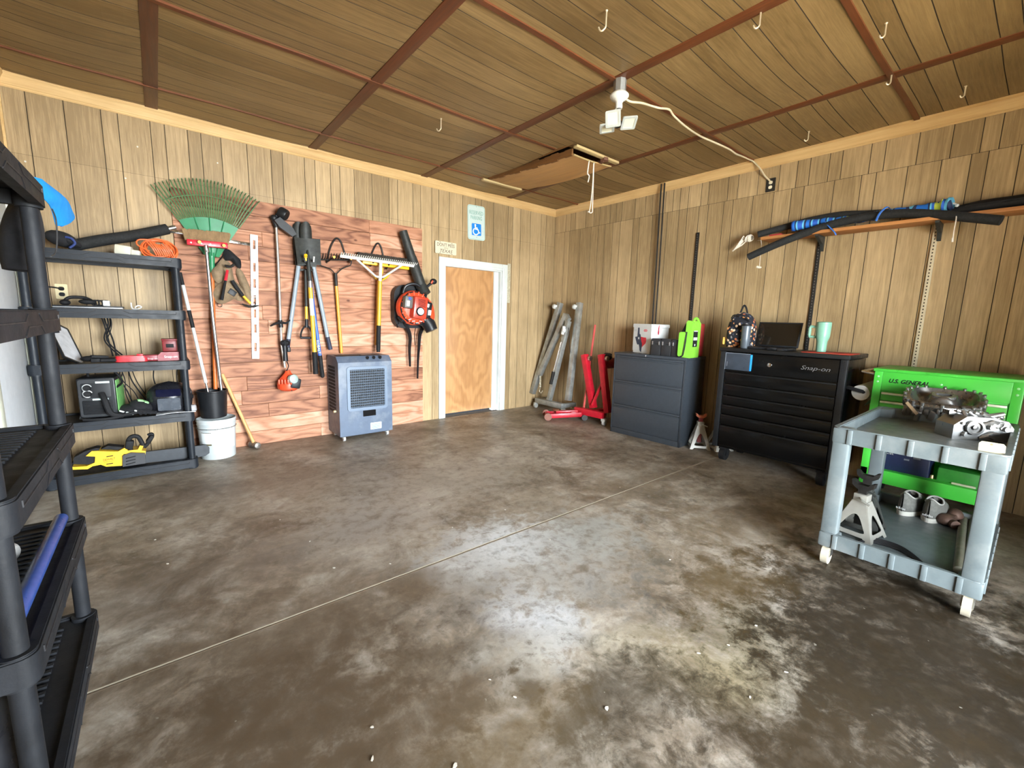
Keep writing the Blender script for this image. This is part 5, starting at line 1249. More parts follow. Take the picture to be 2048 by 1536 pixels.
# jack stands
def jack_stand(label, c, ang, mt, top, hgt=.4, name='jack_stand', group=None, tooth=iron):
    T = Matrix.Translation(c) @ Matrix.Rotation(ang, 4, 'Z'); t = thing(name, label, 'jack stand', c, group)
    w, w2, h = .105, .033, hgt*.72
    m = M()
    for k in range(4):
        rm = Matrix.Rotation(k*PI/2, 4, 'Z'); mm = M()
        mm.prism([(-w, 0), (-w+.03, 0), (-w+.045, .018), (w-.045, .018), (w-.03, 0), (w, 0), (w2, h), (-w2, h)], (0, 0, 0), X, Z, .004, [[(p_.x, p_.y) for p_ in spline([V(-w*.55, .045, 0), V(-w*.5, .07, 0), V(-.016, h*.62, 0), V(.016, h*.62, 0), V(w*.5, .07, 0), V(w*.55, .045, 0), V(0, .042, 0)], 3, True)]])
        sl = math.atan2(w-w2, h); mm.xf(Matrix.Translation((0, -w, 0)) @ Matrix.Rotation(-sl, 4, 'X')); mm.xf(rm)
        me = bpy.data.meshes.new('t'); mm.bm.to_mesh(me); mm.bm.free(); m.bm.from_mesh(me); bpy.data.meshes.remove(me)
    m.box(-w2, w2, -w2, w2, h-.02, h+.03, .004); obj('pyramid_base', m.xf(T), mt, t)
    m = M(); m.box(-.02, .02, -.014, .014, .06, hgt-.02); obj('ratchet_column', m.xf(T), top if tooth is iron else tooth, t)
    m = M(); m.prism([(-.055, hgt+.02), (-.05, hgt-.01), (-.025, hgt-.03), (.025, hgt-.03), (.05, hgt-.01), (.055, hgt+.02), (.04, hgt+.015), (.025, hgt-.002), (-.025, hgt-.002), (-.04, hgt+.015)], (0, -.02, 0), X, Z, .04); obj('saddle', m.xf(T), top, t)
    m = M(); m.tube([V(0, -.03, h+.01), V(.02, -.06, h+.005), V(.06, -.065, h-.01)], .006, 6); obj('lever', m.xf(T), mt, t)
    return t
owhite = mat('off_white_enamel', (.46, .45, .4), .42, var=.1)
oorange = mat('worn_orange_paint', (.5, .12, .04), .5, var=.2)
jc = F(1398, 896); jack_stand('white jack stand with an orange saddle standing right of the file cabinet', V(jc.x+.02, jc.y+.02, 0), -.9, owhite, oorange, .36, tooth=mat('red_column', (.3, .03, .03), .5))
jack_stand('white jack stand half hidden behind the tool chest edge', V(-.2, -2.86, 0), -.5, owhite, oorange, .36, tooth=mat('red_column', (.3, .03, .03), .5))

# black tool chest on casters
gloss = mat('gloss_black_enamel', (.0025, .0027, .003), .2, var=.2, scale=5, spec=.3)
gloss2 = mat('satin_black_trim', (.008, .009, .01), .4, .2, var=.2)
MT = fB(-.6, -2.975, 0.0); TW, TD, TH, T0 = 1.005, .53, 1.115, .14
t = thing('tool_chest', 'large glossy black rolling tool chest with drawers against the right wall', 'tool chest', MT @ V(TW/2, .25, 0))
m = M(); m.box(0, TW, .02, TD, T0, TH-.04, .004).box(0, TW, 0, .03, T0, T0+.03, .003); obj('cabinet', m.xf(MT), gloss, t)
m = M(); m.box(-.012, TW+.012, -.015, TD, TH-.035, TH, .006); obj('worktop', m.xf(MT), gloss2, t)
for x0 in (0.0, TW-.05):
    m = M(); m.box(x0, x0+.05, -.012, .03, T0, TH-.036, .006); obj('corner_pillar', m.xf(MT), mat('grey_black_pillar', (.018, .02, .023), .35, .3), t)
zs_ = [B(1450, p, -.6).z for p in (742, 766, 789, 808, 828, 850)]+[T0+.02]
m = M(); m.box(.055, TW-.055, -.004, .03, zs_[0]+.004, TH-.04, .003); obj('lid_panel', m.xf(MT), gloss, t)
for a, b in zip(zs_, zs_[1:]):
    m = M(); m.box(.055, TW-.055, -.006, .03, b+.004, a-.004, .003); dr = obj('drawer', m.xf(MT), gloss, t)
    m = M(); m.box(.06, TW-.06, -.014, -.004, a-.018, a-.006, .003); obj('drawer_pull', m.xf(MT), gloss2, dr)
Ub = V(0, -1, 0)
text('lettering', 'Snap-on', MT @ V(.79, -.0045, .985), Ub, Z, .21, mat('silver_grey_print', (.25, .25, .26), .35, .5), t, .045, shear=.3)
m = M(); m.lathe([(.02, 0), (.018, .006), (.001, .008)], MT @ V(.44, -.004, .985), (-1, 0, 0), 16); obj('lock', m, chrome, t)
for x0 in (.09, TW-.09):
    for y0 in (.07, TD-.07):
        m = M(); m.cyl((x0-.025, y0, .064), (x0+.025, y0, .064), .064, seg=28); m.cyl((x0-.028, y0, .064), (x0+.028, y0, .064), .025); m.box(x0-.04, x0+.04, y0-.035, y0+.035, .11, .142, .004).box(x0-.034, x0-.028, y0-.02, y0+.02, .05, .12).box(x0+.028, x0+.034, y0-.02, y0+.02, .05, .12); obj('caster', m.xf(MT), rubber, t)
t = thing('magnetic_tray', 'dark flat panel with a blue edge stuck on the front of the black tool chest', 'panel', MT @ V(.16, 0, .95))
m = M(); m.box(.055, .275, -.012, -.005, .91, 1.065, .002); obj('panel', m.xf(MT), mat('slate_panel', (.035, .045, .06), .35), t)
m = M(); m.box(.275, .292, -.013, -.005, .912, 1.063, .003); obj('edge_strip', m.xf(MT), mat('blue_edge', (.02, .3, .75), .4), t)
m = M(); m.box(.05, .055, -.012, -.005, .908, 1.067).box(.055, .275, -.0125, -.005, 1.065, 1.07).box(.068, .073, -.0128, -.005, .94, .985); obj('thin_border', m.xf(MT), mat('grey_border', (.15, .17, .2), .4), t)

# on the tool chest
fabs = N('patterned_fabric'); vr = fabs.new('ShaderNodeTexVoronoi'); vr.inputs['Scale'].default_value = 36; fabs.ln(fabs.co(), vr.inputs['Vector'])
sepc = fabs.new('ShaderNodeSeparateColor'); fabs.ln(vr.outputs['Color'], sepc.inputs[0])
pc_ = fabs.ramp(sepc.outputs[0], [(0.0, '#10121c'), (.18, '#c98a52'), (.36, '#3b4152'), (.5, '#e3c9a8'), (.66, '#12141e'), (.8, '#b5643a'), (.92, '#8d8a86')])
pc_.node.color_ramp.interpolation = 'CONSTANT'
msk = fabs.ramp(vr.outputs['Distance'], [(.42, 1.0), (.52, 0.0)])
patt = fabs.set(fabs.mix(msk, '#0f111a', pc_), .85, 0)
t = thing('backpack', 'dark backpack with a busy orange and cream print on the black tool chest', 'backpack', MT @ V(.1, .3, TH))
bc_ = MT @ V(.085, .2, TH)
def bp(u, v):
    a = 2*PI*u; s = (1-max(0, (v-.45)/.55)**2.2)**.5; n4 = lambda x: math.copysign(abs(x)**.7, x)
    return bc_+V(.085*n4(math.cos(a))*s, -.125*n4(math.sin(a))*s, .003+.34*v)
m = M(); m.grid(bp, 32, 16, 0, close_u=True); obj('main_body', m, patt, t, smooth=60)
m = M(); m.grid(lambda u, v: bc_+V(-.09-.035*math.sin(PI*v)*math.sin(PI*u)**.5, (.5-u)*.2, .02+.17*v), 12, 8, .004); obj('front_pocket', m, patt, t)
m = M(); m.tube(spline([bc_+V(0, .03, .33), bc_+V(0, .015, .38), bc_+V(0, -.0, .405), bc_+V(0, -.02, .38), bc_+V(0, -.035, .33)], 4), .009, 8); m.tube(spline([bc_+V(-.07, .08, .28), bc_+V(-.1, .04, .31), bc_+V(-.1, -.05, .3), bc_+V(-.08, -.1, .25)], 5), .006, 6); obj('handle_loop', m, rubber, t)
m = M(); m.obox(bc_+V(-.085, .125, .06), (.02, .015, .07), None, .003); obj('strap_tab', m, mat('amber_tab', (.7, .4, .08), .5), t)
t = thing('steel_tumbler', 'slim dark grey insulated bottle standing in front of the patterned backpack', 'bottle', MT @ V(.2, .12, TH))
c = MT @ V(.185, .06, TH+.001); m = M(); m.lathe([(.034, 0), (.038, .006), (.04, .2), (.038, .208)], c, seg=24); obj('body', m, mat('slate_grey_metal', (.11, .13, .15), .35, .4), t)
m = M(); m.lathe([(.039, .208), (.039, .222), (.03, .226)], c, seg=24); obj('lid', m, rubber, t)
t = thing('laptop', 'open black laptop on the black tool chest facing the room', 'laptop', MT @ V(.4, .2, TH))
m = M(); m.box(.2, .55, .04, .27, TH+.002, TH+.022, .004); obj('base', m.xf(MT), black, t)
ML = MT @ Matrix.Translation((.375, .27, TH+.022)) @ Matrix.Rotation(R(-14), 4, 'X')
m = M(); m.box(-.185, .185, -.004, .008, 0, .235, .004); ld = obj('lid', m.xf(ML), black, t)
m = M(); m.box(-.17, .17, -.0055, -.0045, .015, .222); obj('screen', m.xf(ML), mat('dark_screen', (.012, .009, .006), .12), ld)
m = M(); m.obox((.5, .03, TH+.01), (.05, .03, .018), None, .005); m.tube(spline([V(.4, .02, TH+.012), V(.44, .015, TH+.018), V(.47, .03, TH+.012)], 4), .01, 8); obj('small_tool', m.xf(MT), rubber, None, 'small black tool lying at the front edge beside the laptop', 'hand tool')
mint = mat('mint_enamel', (.2, .42, .31), .4, var=.04)
t = thing('travel_mug', 'large mint green travel tumbler with a side handle on the red mat', 'tumbler', MT @ V(.78, .2, TH))
c = MT @ V(.755, .2, TH+.006); m = M(); m.lathe([(.034, 0), (.037, .004), (.039, .09), (.05, .125), (.052, .14), (.054, .235), (.052, .24)], c, seg=32); obj('cup', m, mint, t)
m = M(); m.lathe([(.054, .238), (.054, .25), (.045, .256), (.02, .257)], c, seg=32); obj('lid', m, mint, t)
hp = [c+V(0, .05, .21), c+V(0, .095, .215), c+V(0, .1, .2), c+V(0, .1, .14), c+V(0, .095, .125), c+V(0, .05, .125)]
m = M(); m.tube(hp, .0115, 10); obj('handle', m, mint, t)
m = M(); m.box(.66, 1.0, .03, .33, TH+.0005, TH+.006, .002); obj('red_mat', m.xf(MT), mat('red_rubber_mat', (.45, .04, .02), .7), None, 'thin red mat on the right end of the black tool chest', 'mat')
t = thing('paper_towel_roll', 'paper towel roll on a black arm at the right side of the tool chest', 'paper towel', MT @ V(TW+.1, .2, .8))
c = B(1722, 783, -.35); ax = V(.75, -.5, .0).normalized()
c = MT @ V(TW+.11, .18, .84)
m = M(); m.lathe([(.022, -.13), (.06, -.13), (.06, .13), (.022, .13)], c, (1, -.15, 0.1), 28); m.grid(lambda u, v: c+V(-.13+.26*u, -.055+.05*v-.01, -.02-.09*v), 6, 6, .001); obj('roll', m, mat('towel_white', (.5, .49, .45), .9, var=.05), t)
m = M(); m.bar(MT @ V(TW+.0, .06, .86), MT @ V(TW+.11, .05, .84), .05, .025, Z, .004); m.bar(MT @ V(TW+.0, .3, .86), MT @ V(TW+.11, .32, .84), .05, .02, Z, .004); m.cyl(MT @ V(TW+.11, .04, .835), MT @ V(TW+.11, .33, .86), .012); obj('holder_arm', m, rubber, t)

# wall: shelf standards, brackets, board
def standard(label, py0, py1, px0, px1, mt, slots, mt2):
    a, b = B(px0, py0, -.012), B(px1, py1, -.012); t = thing('shelf_standard', label, 'shelf rail', b)
    m = M(); m.bar(a, b, .014, .03, X); obj('rail', m, mt, t) if False else None
    m = M(); y = (a.y+b.y)/2; m.box(-.016, -.001, y-.016, y+.016, b.z, a.z, .001); obj('rail', m, mt, t)
    m = M(); n_ = int((a.z-b.z)/.026)
    for k in range(n_): m.box(-.0168, -.0155, y-.004, y+.004, b.z+.013+k*.026, b.z+.025+k*.026)
    obj('slot_row', m, mt2, t)
    return y
cs = mat('cream_steel_rail', (.6, .52, .36), .45, var=.1)
y1 = standard('short black slotted shelf rail between the conduits and the pipe shelf', 465, 690, 1396, 1376, iron, 1, mat('slot_pale', (.1, .09, .08), .6))
y2 = standard('black slotted shelf rail under the left bracket of the pipe shelf', 470, 700, 1642, 1611, iron, 1, mat('slot_pale', (.1, .09, .08), .6))
y3 = standard('cream slotted shelf rail under the right bracket of the pipe shelf', 440, 745, 1876, 1825, cs, 1, mat('slot_dark', (.05, .035, .02), .7))
ZB = B(1700, 459, -.22).z
t = thing('pipe_shelf', 'long narrow wooden board shelf high on the right wall on two black brackets', 'shelf', (-.12, -3.9, ZB))
yl, yr = B(1521, 477, -.22).y, -5.35
m = M(); m.box(-.22, -.02, yr, yl, ZB-.001, ZB+.026, .002); obj('board', m, wood('raw_pine_edge', '#8a5428', '#c98d54', 1, ring=2, fine=35, rough=.6), t)
for y in (y2, y3):
    m = M(); m.prism([(0, ZB-.003), (-.2, ZB-.003), (-.2, ZB-.018), (-.05, ZB-.07), (-.016, ZB-.13), (0, ZB-.13)], (0, y-.012, 0), X, Z, -.024); obj('bracket', m, blade, t)
pq = lambda px, py, x=-.25: B(px, py, x)
t = thing('foam_pipe', 'long black foam pipe lying in front on the high wall shelf, both ends overhanging', 'pipe', pq(1750, 430))
m = M(); pts = spline([pq(1497, 514, -.26), pq(1560, 486, -.25), pq(1640, 456, -.2), pq(1720, 436, -.18), pq(1800, 427, -.18), pq(1870, 429, -.2), pq(1930, 434, -.25), pq(2003, 441, -.28)], 5); m.tube(pts, .033, 14); obj('sleeve', m, foam, t)
t = thing('black_hose', 'second black foam pipe lying behind the front one on the high wall shelf', 'pipe', pq(1600, 445, -.1))
m = M(); m.tube(spline([pq(1516, 469, -.16), pq(1560, 457, -.12), pq(1620, 441, -.09), pq(1680, 430, -.09), pq(1735, 428, -.09), pq(1800, 424, -.07)], 5), .03, 12); obj('sleeve', m, foam, t)
m = M(); m.tube(spline([pq(1900, 424, -.1), pq(1960, 413, -.1), pq(2030, 404, -.1), pq(2110, 392, -.1)], 5), [.028, .03, .034, .038, .04, .043, .044, .045, .045, .045, .045, .045, .045, .045, .045, .045], 12)
for k in range(3): m.tube(spline([pq(1930+k*40, 412-k*4, -.14), pq(1980+k*30, 404-k*4, -.15), pq(2050+k*20, 394-k*2, -.14)], 4), .007, 6)
obj('tarp_roll', m, rubber, None, 'rolled black tarp at the far right of the high wall shelf', 'tarp')
ub = N('umbrella_stripes'); wv2 = ub.new('ShaderNodeTexNoise'); wv2.inputs['Scale'].default_value = 9; wv2.inputs['Detail'].default_value = 0
ub.ln(ub.co((0.05, 1, 0.05)), wv2.inputs['Vector'])
ucol = ub.ramp(wv2.outputs['Fac'], [(0, '#123a8a'), (.36, '#1668c4'), (.45, '#16264d'), (.5, '#5fb4d8'), (.54, '#1c55b5'), (.6, '#b4c84a'), (.64, '#1d4fa8')]); ucol.node.color_ramp.interpolation = 'CONSTANT'
um = ub.set(ucol, .7)
t = thing('beach_umbrella', 'rolled beach umbrella in blue and lime striped cloth on the high wall shelf', 'umbrella', pq(1750, 435, -.13))
pts = spline([pq(1584, 453, -.17), pq(1640, 445, -.13), pq(1700, 440, -.12), pq(1760, 430, -.12), pq(1830, 420, -.12), pq(1880, 412, -.13), pq(1906, 406, -.14)], 6)
k_ = len(pts); m = M(); m.tube(pts, [.034+.004*math.sin(i*1.9)+(.012 if i > k_-7 else 0)+(.01 if i < 4 else 0) for i in range(k_)], 14); obj('canopy', m, um, t)
m = M(); m.cyl(pts[-1], pq(1917, 411, -.14), .006); m.ball(pq(1914, 411, -.14), .012, 8); obj('ferrule', m, white, t)
for a in ((1655, 450), (1760, 428)):
    m = M(); m.tube(spline([pq(a[0]-8, a[1]+14, -.23), pq(a[0], a[1]-2, -.235), pq(a[0]+14, a[1]-14, -.2), pq(a[0]+20, a[1]-10, -.1)] if a[0] > 1700 else [pq(1650, 443, -.2), pq(1657, 452, -.225), pq(1668, 463, -.235), pq(1672, 470, -.23)], 5), .008, 6, flat=.4); obj('tie_strap', m, mat('blue_strap', (.03, .14, .5), .7), t)
rope = mat('white_rope', (.68, .62, .52), .85, var=.12, scale=60)
m = M(); c = pq(1497, 478, -.12)
for k in range(7): m.tube(spline([c+V(0, .03, .0), c+V(-.01, .05+.012*k, .03-.02*k), c+V(0, .08+.01*k, -.06-.006*k), c+V(.01, .04, -.03), c+V(0, .0, .01)], 5), .005, 6)
for k in range(6): m.ring(c+V(0, .008*k-.03, .006), (.2, 1, .1*k), .026+.003*(k % 3), .005, 16, 6)
obj('rope_bundle', m, rope, None, 'tangled bundle of white rope at the left end of the high wall shelf', 'rope')
m = M(); pts = [pq(1515, 481, -.15), pq(1522, 481, -.2), pq(1523, 488, -.2), pq(1520, 520, -.2), pq(1519, 533, -.2)]; m.tube(pts, .0025, 6); m.ball(pq(1519, 535, -.2), (.012, .02, .01), 8); m.ball(pq(1515, 534, -.2), (.012, .014, .012), 8)
obj('hanging_string', m, rope, None, 'thin pale string with small weights dangling below the left end of the shelf', 'string')
m = M(); m.tube(spline([pq(1913, 425, -.24), pq(1912, 440, -.29), pq(1908, 460, -.29), pq(1905, 482, -.285)], 4), .0035, 6); m.cyl(pq(1905, 476, -.287), pq(1904.5, 484, -.285), .006); obj('pull_cord', m, rope, None, 'thin pale cord hanging from the right half of the high wall shelf', 'cord')
m = M(); m.box(-.19, -.09, yl-.17, yl-.06, ZB+.027, ZB+.045, .006); obj('red_rag', m, mat('red_cloth', (.4, .03, .03), .9), None, 'scrap of red cloth beside the rope on the high wall shelf', 'cloth')
# black conduits running up the wall
for px0, px1, lab in ((1322.5, 1301, 'left one of two thin black conduits running up the right wall to the ceiling'), (1329, 1306, 'right one of two thin black conduits running up the right wall to the ceiling')):
    a, b = B(px0, 372, -.07), B(px1, 650, -.05); y = a.y
    m = M(); m.tube([V(-.07, y, ZC-.02), V(-.07, y, 2.87), V(-.06, y-.005, 2.0), V(-.045, y, 1.05)], .009, 8); obj('conduit', m, iron, None, lab, 'conduit')
oB = B(1541.5, 370, 0)
outlet('power_outlet', 'dark wall outlet with cream sockets high on the right wall feeding the lamp cord', oB, Ub, Z, mat('dark_plate', (.02, .018, .015), .5), mat('cream_socket', (.75, .68, .5), .4), .085, .125)

# green tool cart at the far right
gm = mat('bright_green_enamel', (.06, .5, .05), .36, var=.06, scale=6)
gmd = mat('green_drawer_enamel', (.06, .42, .04), .4, var=.08)
MG = fB(-.6, -4.15, 0); GW, GD, GH = .745, .5, 1.035
t = thing('green_tool_cart', 'bright green tool cart with drawers and an open lower shelf behind the grey cart', 'tool cart', MG @ V(GW/2, .25, 0))
m = M(); m.box(0, GW, .01, GD, .56, GH-.012, .003).box(0, .045, 0, GD, .13, .6, .003).box(GW-.045, GW, 0, GD, .13, .6, .003).box(0, GW, 0, GD, .16, .262, .003).box(0.0, GW, GD-.01, GD, .2, .6).box(0, .05, -.002, .02, .5, GH-.012, .003).box(GW-.05, GW, -.002, .02, .5, GH-.012, .003); obj('cabinet', m.xf(MG), gm, t)
m = M(); m.box(-.008, GW+.008, -.012, GD, GH-.022, GH, .004).box(0.05, GW-.05, -.004, .02, GH-.16, GH-.02, .003).box(.29, .44, -.02, -.008, GH-.016, GH-.006, .002); obj('lid', m.xf(MG), gm, t)
m = M()
for x0, z0 in ((.025, GH-.06), (.025, GH-.1), (GW-.025, GH-.06), (GW-.025, GH-.1), (.37, GH-.08)): m.ball((x0, -.003, z0), (.008, .004, .008), 10)
obj('rivets', m.xf(MG), mat('pale_green_rivet', (.3, .7, .3), .3), t)
for k, (a, b) in enumerate(((GH-.175, GH-.235), (GH-.24, GH-.3), (GH-.305, GH-.365), (GH-.37, GH-.44))):
    for x0, x1 in (((.055, .37), (.375, GW-.055)) if k < 1 else ((.055, GW-.055),)):
        m = M(); m.box(x0, x1, -.004, .015, b, a, .003); dr = obj('drawer', m.xf(MG), gmd, t)
        m = M(); m.box(x0+.003, x1-.003, -.016, -.002, a-.017, a, .003); obj('drawer_pull', m.xf(MG), mat('pale_alu_pull', (.6, .66, .5), .35, .6), dr)
text('lettering', 'U.S. GENERAL', MG @ V(.2, -.0045, GH-.085), Ub, Z, .22, rubber, t, .03, shear=.3, bold=.03)
m = M(); m.tube([MG @ V(-.02, .09, GH-.05), MG @ V(-.09, .09, GH-.04), MG @ V(-.09, .42, GH-.04), MG @ V(-.02, .42, GH-.05)], .011, 10); obj('push_handle', m, chrome, t)
for x0 in (.07, GW-.07):
    for y0 in (.07, GD-.07): m = M(); m.cyl((x0-.02, y0, .06), (x0+.02, y0, .06), .06, seg=22); m.box(x0-.03, x0+.03, y0-.03, y0+.03, .1, .135, .003); obj('caster', m.xf(MG), rubber, t)
m = M(); m.box(.05, GW-.05, .02, GD-.01, .225, .235); obj('shelf_floor', m.xf(MG), gm, t)
t = thing('blue_power_case', 'dark navy power case with white print on the lower shelf of the green cart', 'case', MG @ V(.2, .15, .24))
m = M(); m.box(.09, .38, .06, .3, .2355, .44, .012); obj('box', m.xf(MG), mat('dark_navy_plastic', (.012, .02, .07), .45), t)
text('lettering', 'Cat', MG @ V(.15, .0595, .395), Ub, Z, .045, white, t)
for k in range(3):
    m = M(); m.box(.235+.05*(k % 2), .265+.06*(k % 2), .0585, .0605, .36+.022*k, .372+.022*k); obj('panel_mark', m.xf(MG), mat('grey_mark', (.2, .22, .27), .5), t)
t = thing('green_case', 'low green case beside the navy one on the lower shelf of the green cart', 'case', MG @ V(.5, .15, .24))
m = M(); m.box(.42, .66, .06, .3, .2355, .36, .012); obj('box', m.xf(MG), mat('mid_green_plastic', (.03, .22, .03), .4), t)
m = M(); m.box(.5, .62, .045, .06, .255, .275, .004); obj('latch', m.xf(MG), mat('pale_latch', (.5, .5, .35), .4), t)
t = thing('small_socket', 'small brass coloured socket between the two cases on the green cart', 'socket', MG @ V(.395, .1, .24)); m = M(); m.lathe([(.014, 0), (.014, .03), (.009, .05)], MG @ V(.395, .09, .2355), seg=14); obj('body', m, mat('brass_cream', (.6, .45, .22), .35, .7), t)

# grey two-tier utility cart
cg = mat('light_grey_cart_plastic', (.105, .127, .132), .45, var=.1, scale=9, bump=.0006, dirt=(.22, .23, .22))
CX0, CX1, CY0, CY1 = -1.985, -.935, -4.905, -4.268; ZT, ZL = .797, .195
t = thing('utility_cart', 'grey plastic two tier utility cart loaded with engine castings at the right', 'cart', ((CX0+CX1)/2, (CY0+CY1)/2, 0))
for nm, zt_, hh in (('top_tray', ZT, .085), ('bottom_tray', ZL, .085)):
    m = M(); z0 = zt_-hh; fz = zt_-.06
    mx_, my_ = (CX0+CX1)/2, (CY0+CY1)/2; lx_, ly_ = CX1-CX0, CY1-CY0
    m.prism(rrect(lx_, ly_, .03), (mx_, my_, zt_-.004), X, Y, zt_-z0-.004, [rrect(lx_-.044, ly_-.044, .015)]); m.prism(rrect(lx_+.006, ly_+.006, .032), (mx_, my_, zt_), X, Y, .006, [rrect(lx_-.036, ly_-.036, .017)])
    m.box(CX0+.01, CX1-.01, CY0+.01, CY1-.01, fz-.012, fz, .002)
    for k in range(5):
        y = CY0+.075+k*(CY1-CY0-.15)/4
        m.box(CX0-.008, CX0+.005, y-.011, y+.011, z0, zt_-.006, .003)
    for k in range(8):
        x = CX0+.1+k*(CX1-CX0-.2)/7
        m.box(x-.011, x+.011, CY0-.008, CY0+.005, z0, zt_-.006, .003); m.box(x-.011, x+.011, CY1-.005, CY1+.008, z0, zt_-.006, .003)
    for sx in (0, 1):
        for sy in (0, 1): m.box(CX0+(CX1-CX0-.085)*sx-.002, CX0+(CX1-CX0-.085)*sx+.087, CY0+(CY1-CY0-.085)*sy-.002, CY0+(CY1-CY0-.085)*sy+.087, z0-.004, zt_-.004, .01)
    obj(nm, m, cg, t)
for sx in (0, 1):
    for sy in (0, 1):
        x = CX0+(CX1-CX0-.078)*sx+.002; y = CY0+(CY1-CY0-.078)*sy+.002
        m = M(); m.box(x, x+.074, y, y+.074, ZL-.01, ZT-.08, .008); obj('leg', m, cg, t)
        m = M(); c = V(x+.037, y+.037, .055); m.cyl(c-V(0, .016, 0), c+V(0, .016, 0), .055, seg=28); m.cyl(c-V(0, .02, 0), c+V(0, .02, 0), .02); w_ = obj('caster_wheel', m, mat('cream_wheel', (.38, .34, .26), .5, var=.12), t)
        m = M(); m.box(x+.012, x+.062, y+.014, y+.02, .05, .115).box(x+.012, x+.062, y+.054, y+.06, .05, .115).box(x+.01, x+.064, y+.012, y+.062, .105, .115); obj('caster_fork', m, steel, w_)
ztop = ZT-.06; zlow = ZL-.06
# engine castings
cast = mat('bright_cast_aluminium', (.36, .36, .35), .36, .85, var=.1, scale=12)
castd = mat('oily_cast_aluminium', (.2, .195, .185), .3, .85, var=.2, scale=10)
def LF(c, ang): return Matrix.Translation(c) @ Matrix.Rotation(ang, 4, 'Z')
c = F(1876, 842, ztop); T = LF(V(c.x+.07, c.y, ztop+.035), -PI/2+.1) @ Matrix.Rotation(R(17), 4, 'X') @ Matrix.Diagonal((.68, .8, .9, 1))
t = thing('oil_pan_casting', 'oily aluminium engine casting with a rectangular port at the rear of the cart top', 'engine part', T @ V(0, 0, 0))
W2, D2 = .29, .2
m = M()
def dish(u, v):
    a = 2*PI*u; n4 = lambda x: math.copysign(abs(x)**.6, x)
    prof = [(1.0, .09), (1.0, .13), (.94, .145), (.82, .15), (.72, .12), (.6, .1), (.45, .105), (.3, .15), (.22, .155)]
    i = v*(len(prof)-1); k = min(int(i), len(prof)-2); f = i-k; s = prof[k][0]*(1-f)+prof[k+1][0]*f; z = prof[k][1]*(1-f)+prof[k+1][1]*f
    return V(W2*n4(math.cos(a))*s, D2*n4(math.sin(a))*s, z+.012*math.sin(a*3)*(1-s))
m.grid(dish, 48, 24, 0, close_u=True); obj('pan_shell', m.xf(T), castd, t, smooth=50)
m = M(); m.prism(rrect(.17, .1, .04), (0, 0, .162), X, Y, .03, [rrect(.11, .05, .02)]); obj('port_flange', m.xf(T), cast, t)
m = M(); m.prism(rrect(.115, .055, .02), (0, 0, .14), X, Y, .03); obj('port', m.xf(T), rubber, t)
m = M()
for k in range(20):
    a = 2*PI*k/20; n4 = lambda x: math.copysign(abs(x)**.6, x); p = V(W2*n4(math.cos(a))*.96, D2*n4(math.sin(a))*.96, .1); m.cyl(p, p+V(0, 0, .055), .014, seg=10)
for k in range(14):
    x = -.26+.04*k; m.obox((x, -D2-.005, .085+.02*math.sin(k*2.3)), (.022+.012*(k % 3), .03, .035+.03*(k % 2)), (0, random.uniform(-.4, .4), 0), .005)
m.box(-.27, .27, -D2+.005, D2-.005, .035, .1, .006)
obj('bolt_bosses', m.xf(T), cast, t)
m = M()
m.bm.free()
for p_, q_ in (((-.17, -D2-.02, 0), (-.15, -D2-.02, .09)), ((.08, -D2-.02, 0), (.1, -D2-.02, .09)), ((-.2, .12, -.07), (-.2, .12, .06)), ((.2, .12, -.07), (.2, .12, .06))):
    m = M(); m.cyl(p_, q_, .021, seg=14); obj('support_post', m.xf(T), cast, t)
m = M(); m.bar((-.25, -D2-.03, .16), (-.16, -D2-.06, .085), .045, .006, Z, .002); obj('cardboard_tab', m.xf(T), mat('tan_card', (.35, .24, .13), .8), t)
c = F(1950, 880, ztop); T = LF(V(c.x+.07, c.y+.02, ztop), -.95) @ Matrix.Diagonal((.66, .66, .85, 1))
t = thing('cylinder_head', 'bright finned aluminium cylinder head casting at the front right corner of the cart top', 'engine part', T @ V(0, 0, 0))
m = M(); m.prism([(-.2, 0), (.2, 0), (.2, .09), (.16, .13), (.05, .15), (-.12, .15), (-.2, .09)], (0, -.11, 0), X, Z, .22); obj('block', m.xf(T), cast, t, smooth=20)
m = M()
for k in range(5): m.box(-.17, .1, .02+k*.02, .027+k*.02, .14, .172, .001)
obj('fins', m.xf(T), castd, t)
m = M(); m.lathe([(.04, 0), (.04, .02), (.03, .02), (.03, .008), (.012, .008), (.012, .02), (.001, .022)], T.to_3x3() @ V(0, 0, 0)+T @ V(-.07, -.112, .085), T.to_3x3() @ V(0, -1, 0), 24); obj('bore_ring', m, castd, t)
m = M()
random.seed(5)
for k in range(26):
    x, z = random.uniform(-.15, .15), random.uniform(.015, .12)
    if abs(x+.07) < .06 and z > .03: continue
    if k % 3 == 0: m.cyl((x, -.1, z), (x, -.13-random.random()*.02, z), random.uniform(.008, .018), seg=10)
    elif k % 3 == 1: m.obox((x, -.115, z), (random.uniform(.03, .1), .02, random.uniform(.01, .025)), (0, random.uniform(-1, 1), 0), .004)
    else: m.tube([V(x-.04, -.112, z), V(x, -.13, z+.02), V(x+.05, -.112, z+.01)], .012, 8)
for k in range(7): m.cyl((.2, -.09+k*.03, .03+.03*(k % 3)), (.235, -.09+k*.03, .03+.03*(k % 3)), .011, seg=10)
for k in range(8): m.cyl((random.uniform(-.15, .18), random.uniform(-.09, 0.0), .12), (random.uniform(-.15, .18), random.uniform(-.09, 0), .175), .012, seg=10)
for k in range(6): m.ring((.13+.012*k, -.06+.02*k, .15), (.3, .2, 1), .02, .005, 14, 6)
obj('ports_and_bosses', m.xf(T), cast, t)
t = thing('paper_tag', 'cream paper tag tied to the cylinder head at the cart corner', 'tag', F(1990, 890, ztop))
